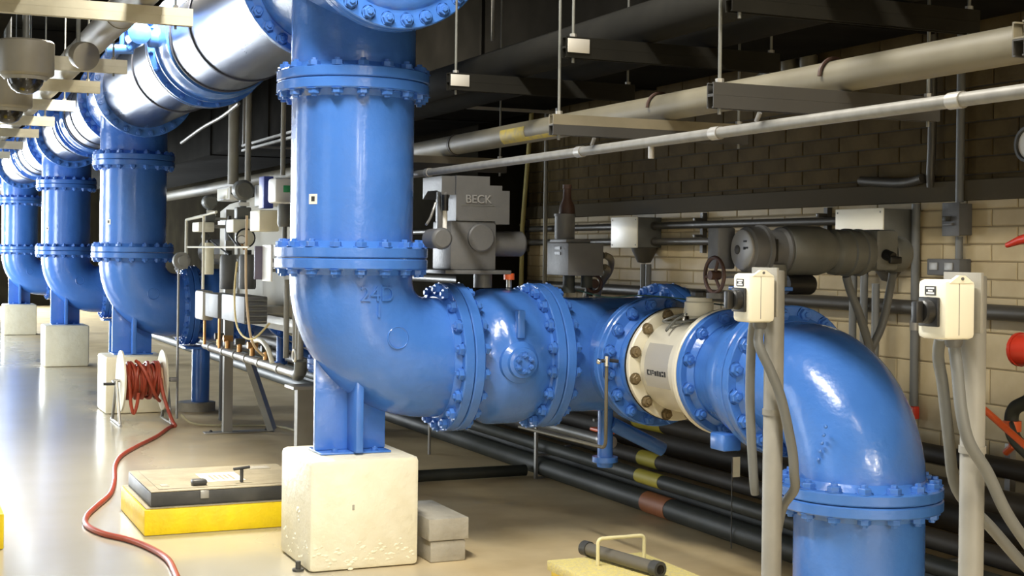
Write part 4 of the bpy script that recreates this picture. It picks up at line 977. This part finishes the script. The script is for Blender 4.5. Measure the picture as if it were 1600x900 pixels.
part('long_handle', MB().tube([(4.50, 4.965, .985), (4.50, 4.90, .955), (4.50, 4.62, .81), (4.50, 4.3, .645)], .0155, 12), ORANGE, t, 'long orange-red bar handle')
part('handle_link', MB().cyl((4.50, 4.72, .862), (4.872, 5.14, .86), .012, 10), PIPEG, t)
part('leg', MB().cyl((5.05, 4.84, .386), (5.05, 4.84, .40), .033, 14), PIPEG, t)
solo('small_brass_tap', MB().tube([(5.60, 5.95, .58), (5.60, 5.90, .62), (5.60, 5.90, .66)], .02, 10), ORANGE, 'tiny orange tap low on the wall right of the right post', 'tap')
# tall thin poles by the far wall
solo('yellow_pole', MB().tube([(5.6, 12.45, .62), (5.6, 12.42, 1.9), (5.6, 12.2, 3.2)], .022, 10), mat('dull_yellow', (.42, .36, .12), .5), 'slim yellow pole leaning on the wall right of the BECK actuator', 'pole')
solo('tan_pole', MB().cyl((5.6, 11.9, .62), (5.6, 11.9, 3.2), .02, 10), TAN, 'slim tan upright pipe on the wall right of the yellow pole', 'pole')
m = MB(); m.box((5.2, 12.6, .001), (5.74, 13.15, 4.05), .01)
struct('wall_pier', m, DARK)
# ------------------------------------------------------------------ overhead on the left: trapezes, tan pipe, dome fixtures
LT = [6.82, 8.86, 10.07, 11.49, 13.0, 14.43, 16.2, 18.0]
lw = ['nearest', 'second', 'third', 'fourth', 'fifth', 'sixth', 'seventh', 'eighth']
for k, y in enumerate(LT):
    trapeze(y, -1.4, 1.32, 2.75, 4.499, '%s of the long double struts overhead at the left, pale at its right end' % lw[k], 'left-hand double struts', STRUTL, STRUTL, rods=(-1.3, 1.24))
t = thing('tan_pipe', 'fat tan pipe lying across the long double struts at the left', 'pipe', (1.10, 14, 2.88))
part('pipe', MB().cyl((1.10, 5.9, 2.877), (1.10, 34, 2.877), .083, 32), TAN, t)
for y in (7.6, 9.45, 10.75, 12.2, 13.7): part('coupling', MB().lathe((1.10, y, 2.877), (0, 1, 0), [(0, .083), (0, .0875), (.12, .0875), (.12, .083)], 32), TAN, t)
t = thing('cable_tray', 'dark cable tray on the long double struts, left of the tan pipe', 'cable tray', (.2, 14, 2.8))
part('tray', MB().box((-.35, 6.2, 2.795), (.55, 34, 2.82), .003), DUCT, t)
part('side_rail', MB().box((-.35, 6.2, 2.821), (-.33, 34, 2.92)), DUCT, t)
part('side_rail', MB().box((.53, 6.2, 2.821), (.55, 34, 2.92)), DUCT, t)
for k, (x, y, z, l) in enumerate([(.685, 8.3, 2.59, 'boxy grey fixture with a dark glossy dome, nearest at the left edge'), (.69, 9.68, 2.535, 'boxy grey fixture with a dark glossy dome, behind the nearest one')]):
    t = thing('dome_fixture', l, 'ceiling fixture', (x, y, z), 'grey dome fixtures')
    part('housing', MB().lathe((x, y, z), (0, 0, 1), [(.0, .125), (.012, .150), (.02, .155), (.19, .155), (.2, .145), (.2, 0)], 40), TAN, t)
    part('rim', MB().lathe((x, y, z-.012), (0, 0, 1), [(0, .085), (-.006, .11), (.012, .128), (.012, .085)], 40, closed=True), GREYP, t)
    part('dome', MB().lathe((x, y, z), (0, 0, -1), [(.0, .1), (.01, .1), (.04, .092), (.07, .072), (.09, .04), (.098, 0)], 32), GLASSD, t, 'dark glossy dome')
    part('stem', MB().cyl((x, y, z+.2), (x, y, 4.499), .02, 12), GREYD, t)
t = thing('spot_lamp', 'round grey lamp head between the dome fixture and the tan pipe', 'lamp', (.87, 7.9, 2.75))
part('head', MB().lathe((.955, 8.28, 2.74), (.35, -.9, -.25), [(0, 0), (0, .05), (.05, .075), (.12, .08), (.125, .07), (.125, 0)], 28), TAN, t)
part('stem', MB().cyl((.955, 8.20, 2.79), (.955, 8.20, 4.499), .012, 10), GREYD, t)
# ------------------------------------------------------------------ instrument rack between the first two columns
RX = 2.78
t = thing('instrument_rack', 'cream backboard on grey steel legs crowded with instruments, between the first two blue columns', 'rack', (RX, 11.5, 0))
part('backboard', MB().prism([(9.95, 1.0), (13.3, 1.0), (13.3, 2.0), (12.9, 2.06), (9.95, 2.17)], 2.86, 2.88, 'x'), BACKB, t, smooth=False)
part('leg', MB().box((RX-.035, 12.525, .014), (RX+.045, 12.595, 2.0)), GALV, t)
ft = part('foot', MB().box((RX-.20, 12.50, .001), (RX+.42, 12.62, .0135), .002), GALV, t)
for xx in (RX-.14, RX+.36): bolts(ft, (xx, 12.56, .0137), (0, 0, 1), 0, 1, .014, DKMET)
part('near_leg', MB().box((2.615, 9.58, .014), (2.735, 9.66, .669)), GREYP, t)
part('near_foot', MB().box((2.55, 9.52, .001), (2.90, 9.72, .0135), .002), GALV, t)
part('upper_post', MB().box((2.89, 9.98, .002), (2.95, 10.04, 2.1)), GALV, t)
m = MB(); m.tube([(RX+.40, 12.50, .02), (RX+.16, 12.45, .68)], .045, 4); part('brace', m, GREYP, t)
part('back_rail', MB().box((2.84, 9.7, 1.05), (2.858, 13.3, 1.11)), GALV, t)
part('back_rail', MB().box((2.84, 9.7, 1.85), (2.858, 13.3, 1.91)), GALV, t)
part('shelf_plate', MB().box((2.58, 9.56, .67), (2.83, 9.80, .69)), GALV, t)
t = thing('manifold_pipe', 'horizontal galvanised manifold pipe with brass taps along the instrument rack', 'pipe', (2.66, 11.4, .755))
part('pipe', MB().cyl((2.68, 9.85, .755), (2.68, 13.05, .755), .034, 20), GALV, t)
for y in (10.3, 10.9, 11.35, 11.75, 12.2, 12.75): part('collar', MB().lathe((2.68, y, .755), (0, 1, 0), [(0, .034), (0, .041), (.06, .041), (.06, .034)], 20), GALV, t)
part('end_elbow', MB().tube([(2.68, 9.85, .755), (2.675, 9.78, .757), (2.67, 9.72, .78), (2.67, 9.71, .86)], .046, 16), GREYD, t)
for k, y in enumerate((10.75, 11.2, 11.65, 12.1, 12.45)):
    tp = part('tap', MB().cyl((2.68, y, .79), (2.68, y, .87), .022, 12), BRASSB, t)
    part('tap_handle', MB().cyl((2.64, y, .875), (2.72, y, .875), .028, 12), BRASSB if k % 2 else DKMET, tp)
part('handwheel', MB().tube(arc((2.62, 9.70, .90), (0, 1, 0), (0, 0, 1), .04, 20, 0, 2*PI), .009, 8, caps=False), WHITE, t)
t = thing('white_hose', 'short curved white hose dropping to the manifold pipe', 'hose', (2.62, 10.4, .8))
part('tube', MB().tube(smoothpath([(2.60, 10.86, .93), (2.60, 10.60, .95), (2.61, 10.42, .90), (2.63, 10.36, .80)]), .018, 12), WHITEB, t)
def vcyl(name, y, x, z0, z1, r, mt, label, cat, grp=None, cap=None):
    t = thing(name, label, cat, (x, y, z0), grp)
    part('barrel', MB().lathe((x, y, z0), (0, 0, 1), [(0, 0), (0, r*.9), (.015, r), (z1-z0-.02, r), (z1-z0, r*.8), (z1-z0, 0)], 28), mt, t)
    part('cap', MB().cyl((x, y, z1), (x, y, z1+.035), r*.45, 14), BLACK, t)
    part('bracket', MB().box((x+r*.9, y-.03, (z0+z1)/2), (2.836, y+.03, (z0+z1)/2+.04)), GALV, t)
    return t
vcyl('filter_housing', 11.75, 2.60, 1.31, 1.60, .068, GREYM, 'left of the two grey cylinders on the instrument rack', 'filter', 'grey rack cylinders')
vcyl('filter_housing', 11.06, 2.60, 1.33, 1.605, .068, GREYM, 'right of the two grey cylinders on the instrument rack', 'filter', 'grey rack cylinders')
vcyl('filter_housing', 12.45, 2.58, 1.42, 1.70, .045, CREAM, 'slim cream cylinder left of the grey cylinders on the rack', 'filter')
t = thing('finned_box', 'large grey enclosure with cooling fins under the two grey cylinders', 'electrical box', (2.58, 11.5, 1.06))
part('case', MB().box((2.47, 10.60, 1.075), (2.65, 11.40, 1.285), .01), GREYM, t)
for k in range(5): part('fin', MB().box((2.48, 10.585, 1.09+.04*k), (2.64, 10.599, 1.102+.04*k)), GREYD, t)
part('bracket', MB().box((2.651, 10.8, 1.15), (2.836, 11.2, 1.2)), GALV, t)
t = thing('grey_box', 'medium grey enclosure left of the finned one on the rack', 'electrical box', (2.56, 11.8, 1.06))
part('case', MB().box((2.46, 11.50, 1.075), (2.62, 12.0, 1.275), .01), GREYM, t)
part('knob', MB().cyl((2.54, 11.50, 1.16), (2.54, 11.475, 1.16), .02, 12), GREYD, t)
part('bracket', MB().box((2.621, 11.6, 1.15), (2.836, 11.8, 1.2)), GALV, t)
t = thing('grey_box', 'narrow pale grey enclosure at the left end of the rack row', 'electrical box', (2.53, 12.3, 1.04))
part('case', MB().box((2.46, 12.12, 1.03), (2.56, 12.44, 1.285), .02), GALV, t)
part('bracket', MB().box((2.561, 12.2, 1.15), (2.836, 12.3, 1.2)), GALV, t)
def transmitter(y, x, z, r, label):
    t = thing('transmitter', label, 'instrument', (x, y, z), 'transmitter heads on the rack')
    part('head', MB().lathe((x-.0, y-.07, z), (0, 1, 0), [(0, 0), (0, r*.7), (.015, r*.92), (.05, r), (.10, r), (.135, r*.9), (.14, 0)], 28), GREYD, t)
    part('neck', MB().cyl((x, y, z-r*.9), (x, y, z-r*1.6), r*.35, 14), GREYD, t)
    part('body', MB().box((x-r*.7, y-.05, z-r*2.7), (x+r*.7, y+.05, z-r*1.6), .01), GREYD, t)
    part('plate', MB().box((x-r*.55, y-.053, z-r*1.5), (x+r*.5, y-.0505, z-r*1.15), .001), WHITE, t, 'white data plate')
    part('bracket', MB().box((x+r*.71, y-.02, z-r*2.4), (2.836, y+.02, z-r*2.1)), GALV, t)
    return t
transmitter(11.25, 2.60, 2.12, .085, 'larger dark grey transmitter head on the rack, under the upright conduits')
transmitter(12.45, 2.58, 2.06, .065, 'smaller dark grey transmitter head at the left end of the rack')
t = thing('white_controller', 'white instrument box with a black oval cover, below the larger transmitter', 'instrument', (2.6, 11.2, 1.65))
part('case', MB().box((2.50, 11.15, 1.78), (2.68, 11.40, 1.885), .01), WHITEB, t)
part('cover', MB().lathe((2.60, 11.15, 1.735), (0, -1, 0), [(0, .07), (.03, .065), (.04, .05), (.04, 0)], 24), WHITEB, t)
part('cover_ring', MB().lathe((2.60, 11.155, 1.735), (0, -1, 0), [(0, .066), (0, .08), (.02, .08), (.02, .066)], 24, closed=True), BLACK, t)
part('bracket', MB().box((2.681, 11.2, 1.83), (2.836, 11.3, 1.86)), GALV, t)
t = thing('white_controller', 'white instrument box with a dark lower knob at the left of the rack', 'instrument', (2.55, 12.5, 1.75))
part('case', MB().box((2.46, 12.32, 1.795), (2.60, 12.60, 1.88), .01), WHITEB, t)
part('knob', MB().sphere((2.54, 12.40, 1.755), .038, 14, 8), DKMET, t)
part('bracket', MB().box((2.601, 12.4, 1.83), (2.836, 12.5, 1.86)), GALV, t)
t = thing('gas_detector', 'blue upright plate on the rack, right of the larger transmitter', 'panel', (2.6, 10.4, 1.95))
part('plate', MB().box((2.56, 10.40, 1.955), (2.635, 10.55, 2.195), .006), BLUEP, t)
part('bracket', MB().box((2.636, 10.45, 2.05), (2.836, 10.5, 2.08)), GALV, t)
t = thing('display_unit', 'white display box with a small green screen beside the nearest blue spool', 'instrument', (2.6, 10.0, 1.98))
part('case', MB().box((2.54, 9.98, 1.985), (2.69, 10.20, 2.165), .02), WHITE, t)
part('screen', MB().box((2.60, 9.9755, 2.06), (2.65, 9.9795, 2.11), .001), GREENL, t, 'green screen')
part('bracket', MB().box((2.691, 10.05, 2.05), (2.836, 10.1, 2.08)), GALV, t)
t = thing('grey_canister', 'upright ribbed grey canister below the green display box', 'instrument', (2.6, 9.95, 1.8))
part('barrel', MB().lathe((2.60, 9.93, 1.81), (0, 0, 1), [(0, 0), (0, .045), (.02, .052), (.15, .052), (.165, .045), (.165, 0)], 20), GREYD, t)
part('stem', MB().cyl((2.60, 9.93, 1.70), (2.60, 9.93, 1.81), .018, 12), GREYD, t)
part('bracket', MB().box((2.653, 9.91, 1.87), (2.836, 9.95, 1.9)), GALV, t)
t = thing('cream_box', 'cream box between the blue plate and the white sign panel', 'electrical box', (2.58, 10.5, 1.76))
part('case', MB().box((2.51, 10.32, 1.78), (2.66, 10.62, 1.94), .01), CREAM, t)
part('bracket', MB().box((2.661, 10.4, 1.83), (2.836, 10.5, 1.86)), GALV, t)
t = thing('sign_panel', 'white edged panel with a dark grey lettered side, left of the nearest elbow', 'sign', (2.6, 10.2, 1.4))
part('panel', MB().box((2.555, 10.14, 1.41), (2.57, 10.40, 1.68), .003), WHITE, t)
part('dark_side', MB().box((2.500, 10.402, 1.42), (2.57, 10.43, 1.67), .003), mat('violet_grey', (.16, .14, .20), .5), t)
part('bracket', MB().box((2.571, 10.2, 1.55), (2.836, 10.25, 1.58)), GALV, t)
t = thing('white_box', 'plain white box at the top of the backboard, left of the larger transmitter', 'electrical box', (2.72, 12.4, 2.0))
part('case', MB().box((2.69, 12.16, 2.075), (2.835, 12.66, 2.19), .01), WHITE, t)
part('cover', MB().box((2.684, 12.2, 2.09), (2.6895, 12.62, 2.175), .002), WHITEB, t)
part('knob', MB().cyl((2.72, 12.159, 2.13), (2.72, 12.145, 2.13), .015, 10), BLACK, t)
vcyl('small_filter', 12.18, 2.70, 1.72, 1.90, .036, GREYM, 'small grey bottle beside the white box with a black oval cover', 'filter')
t = thing('white_box', 'narrow white box between the larger transmitter and the blue plate', 'electrical box', (2.72, 11.1, 2.0))
part('case', MB().box((2.70, 11.02, 1.99), (2.835, 11.28, 2.165), .01), WHITE, t)
part('grey_strip', MB().box((2.725, 11.0155, 2.01), (2.76, 11.0195, 2.15), .001), GREYM, t)
t = thing('pressure_gauge', 'small round white gauge in front of the right grey cylinder', 'gauge', (2.5, 10.9, 1.72))
part('case', MB().lathe((2.52, 10.93, 1.72), (-.3, -1, 0), [(-.02, 0), (-.02, .035), (.01, .036), (.012, .032), (.008, .031)], 20), DKMET, t)
part('face', MB().lathe((2.52, 10.93, 1.72), (-.3, -1, 0), [(.006, .031), (.009, .03), (.009, 0)], 20), WHITE, t)
part('stem', MB().tube([(2.525, 10.95, 1.69), (2.56, 11.02, 1.645)], .009, 8), BRASSB, t)
# tubing on the rack
def tubing(pts, r, label, mt=WHITEB, cat='tube', sm=False):
    return solo('rack_tubing', MB().tube(smoothpath(pts) if sm else pts, r, 8), mt, label, cat, 'tubing on the instrument rack')
tubing([(2.66, 13.9, 1.45), (2.66, 13.9, 1.93), (2.66, 13.2, 1.95), (2.66, 12.62, 1.95)], .016, 'pale tube frame standing out left of the rack', WHITEB)
tubing([(2.44, 12.7, 1.66), (2.44, 10.35, 1.66)], .008, 'thin pale tube running level across the grey cylinders')
tubing([(2.45, 12.05, 1.30), (2.45, 12.05, 1.93), (2.45, 11.55, 1.95)], .012, 'pale tube rising left of the larger transmitter')
tubing([(2.47, 10.55, 1.9), (2.46, 10.52, 1.5), (2.47, 10.50, 1.2), (2.50, 10.45, .95), (2.60, 10.5, .84)], .010, 'tan tube dropping past the finned box', mat('tan_tube', (.62, .46, .28), .5), sm=True)
tubing([(2.42, 10.64, 1.55), (2.40, 10.63, 1.3), (2.41, 10.55, 1.05), (2.46, 10.30, .98), (2.58, 10.25, 1.1)], .008, 'looped yellowish tube in front of the finned box', mat('yellowish_tube', (.62, .52, .26), .5), sm=True)
tubing([(2.50, 12.2, .82), (2.50, 12.2, 1.03)], .012, 'left copper-coloured tube below the grey enclosures', BRASSB)
tubing([(2.52, 11.7, .82), (2.52, 11.7, 1.07)], .012, 'right copper-coloured tube below the grey enclosures', BRASSB)
tubing([(2.46, 11.1, 1.76), (2.47, 10.95, 1.70), (2.47, 10.8, 1.66)], .008, 'short black cable right of the black oval cover', BLACK, 'cable', True)
tubing([(2.50, 12.0, 1.72), (2.55, 11.7, 1.63), (2.55, 11.5, 1.6)], .008, 'short black cable left of the black oval cover', BLACK, 'cable', True)
for y, x, r, l in ((12.15, 2.72, .047, 'thick grey conduit rising from the rack to the ceiling'), (11.60, 2.72, .025, 'slimmer grey conduit rising beside the thick one'), (10.46, 2.72, .019, 'thin grey conduit rising beside the nearest blue spool')):
    solo('riser_conduit', MB().cyl((x, y, 2.21), (x, y, 4.499), r, 16), GREYP, l, 'conduit', 'conduits rising from the rack')
for k, (y, x) in enumerate(((9.9, 2.72), (10.05, 2.74), (10.2, 2.76), (10.38, 2.74))):
    solo('rack_conduit', MB().cyl((x, y, .83), (x, y, 1.42), .022, 12), GREYP, 'grey upright conduit at the right end of the rack, number %s from the near leg' % ['one', 'two', 'three', 'four'][k], 'conduit', 'upright conduits at the rack end')
t = thing('grey_tank', 'lying grey cylinder behind the left end of the rack', 'tank', (3.0, 13.8, 1.5))
part('barrel', MB().lathe((2.80, 13.7, 1.62), (.6, -.8, 0), [(0, 0), (0, .10), (.03, .12), (.45, .12), (.48, .10), (.48, 0)], 28), GREYM, t)
part('leg', MB().cyl((2.94, 13.5, .002), (2.94, 13.5, 1.51), .03, 12), GREYM, t)
t = thing('round_cock', 'round pale valve bonnet above the second elbow flange', 'valve', (2.6, 13.9, 1.5))
part('bonnet', MB().lathe((2.56, 13.72, 1.53), (.2, -1, 0), [(0, 0), (0, .06), (.03, .085), (.07, .085), (.07, .05), (.11, .05), (.11, 0)], 24), GALV, t)
part('stem', MB().cyl((2.56, 13.75, 1.485), (2.56, 13.88, 1.45), .02, 10), GALV, t)
part('drop_leg', MB().cyl((2.56, 13.75, .002), (2.56, 13.75, 1.45), .012, 10), GALV, t)
# strut rail and conduits in the dark behind the rack
t = thing('wall_rail', 'pale double rail slung in the dark above the instrument rack', 'rail', (3.0, 11, 2.57))
part('channel', MB().box((2.985, 9.0, 2.555), (3.015, 13.0, 2.575)), GALV, t)
part('channel', MB().box((2.985, 9.0, 2.600), (3.015, 13.0, 2.620)), GALV, t)
for y in (9.3, 12.7): part('hanger_rod', MB().cyl((3.0, y, 2.62), (3.0, y, 4.499), .008, 8), GALV, t)
for y in (9.3, 12.7): part('spacer', MB().box((2.99, y-.02, 2.575), (3.01, y+.02, 2.60)), GALV, t)
solo('loose_cable', MB().tube(smoothpath([(2.45, 13.1, 2.62), (2.48, 12.3, 2.70), (2.50, 11.6, 2.74), (2.5, 11.0, 2.79)]), .014, 8), GALV, 'pale loose cable looping under the stainless header', 'cable')
tubing([(2.5, 13.2, .10), (2.6, 13.05, .03), (2.95, 12.95, .016), (3.3, 12.75, .016), (3.4, 11.8, .016), (3.35, 9.9, .016)], .012, 'yellowish hose lying on the floor under the rack', mat('yellow_grey_hose', (.40, .36, .22), .5), 'hose', True)
# ------------------------------------------------------------------ ceiling lamps over the aisle (outside the frame, they light the scene)
def lamp(x, y, z, power, label, L=1.3, color=None):
    t = thing('ceiling_lamp', label, 'lamp', (x, y, z), 'long lamps over the aisle')
    m = MB(); m.prism([(x-.16, z), (x-.12, z+.09), (x+.12, z+.09), (x+.16, z), (x+.15, z), (x+.112, z+.082), (x-.112, z+.082), (x-.15, z)], y-L/2, y+L/2, 'y')
    part('reflector', m, WHITE, t, smooth=False)
    part('rod', MB().cyl((x, y-.4, z+.09), (x, y-.4, 4.499), .008, 8), GREYD, t)
    part('rod', MB().cyl((x, y+.4, z+.09), (x, y+.4, 4.499), .008, 8), GREYD, t)
    area('lamp_light', (x, y, z+.015), (0, 0, -1), .26, L-.1, power, color or WARM)
    return t
lamp(2.15, 1.9, 3.6, 70, 'long white lamp over the foreground, between the struts and the trapezes')
lamp(.6, -4.2, 3.0, 380, 'long white lamp over the aisle behind the viewer', 3.6)
lamp(2.9, -4.6, 3.0, 330, 'long white lamp behind the viewer, nearer the brick wall', 3.6)
lamp(1.4, -9.5, 3.0, 600, 'long white lamp over the far end behind the viewer')
lamp(1.72, 10.4, 3.95, 300, 'long white lamp between the left struts and the stainless header')
t = thing('duct', 'added unseen duct over the aisle at the left, shading the long double struts', 'duct', (-.6, 4, 2.9))  # made-up duct out of view, shaped to keep lamp light off the struts
part('shell', MB().box((-2.2, 1.5, 2.71), (.98, 5.85, 4.2), .01), DUCT, t)
for y in (2.2, 5.2):
    for x in (-2.0, .8): part('hanger_rod', MB().cyl((x, y, 4.2), (x, y, 4.499), .008, 8), GALV, t)
lamp(1.22, 4.6, 4.25, 200, 'long white lamp high beside the added shading duct at the left', 2.4, (1, .96, .88))
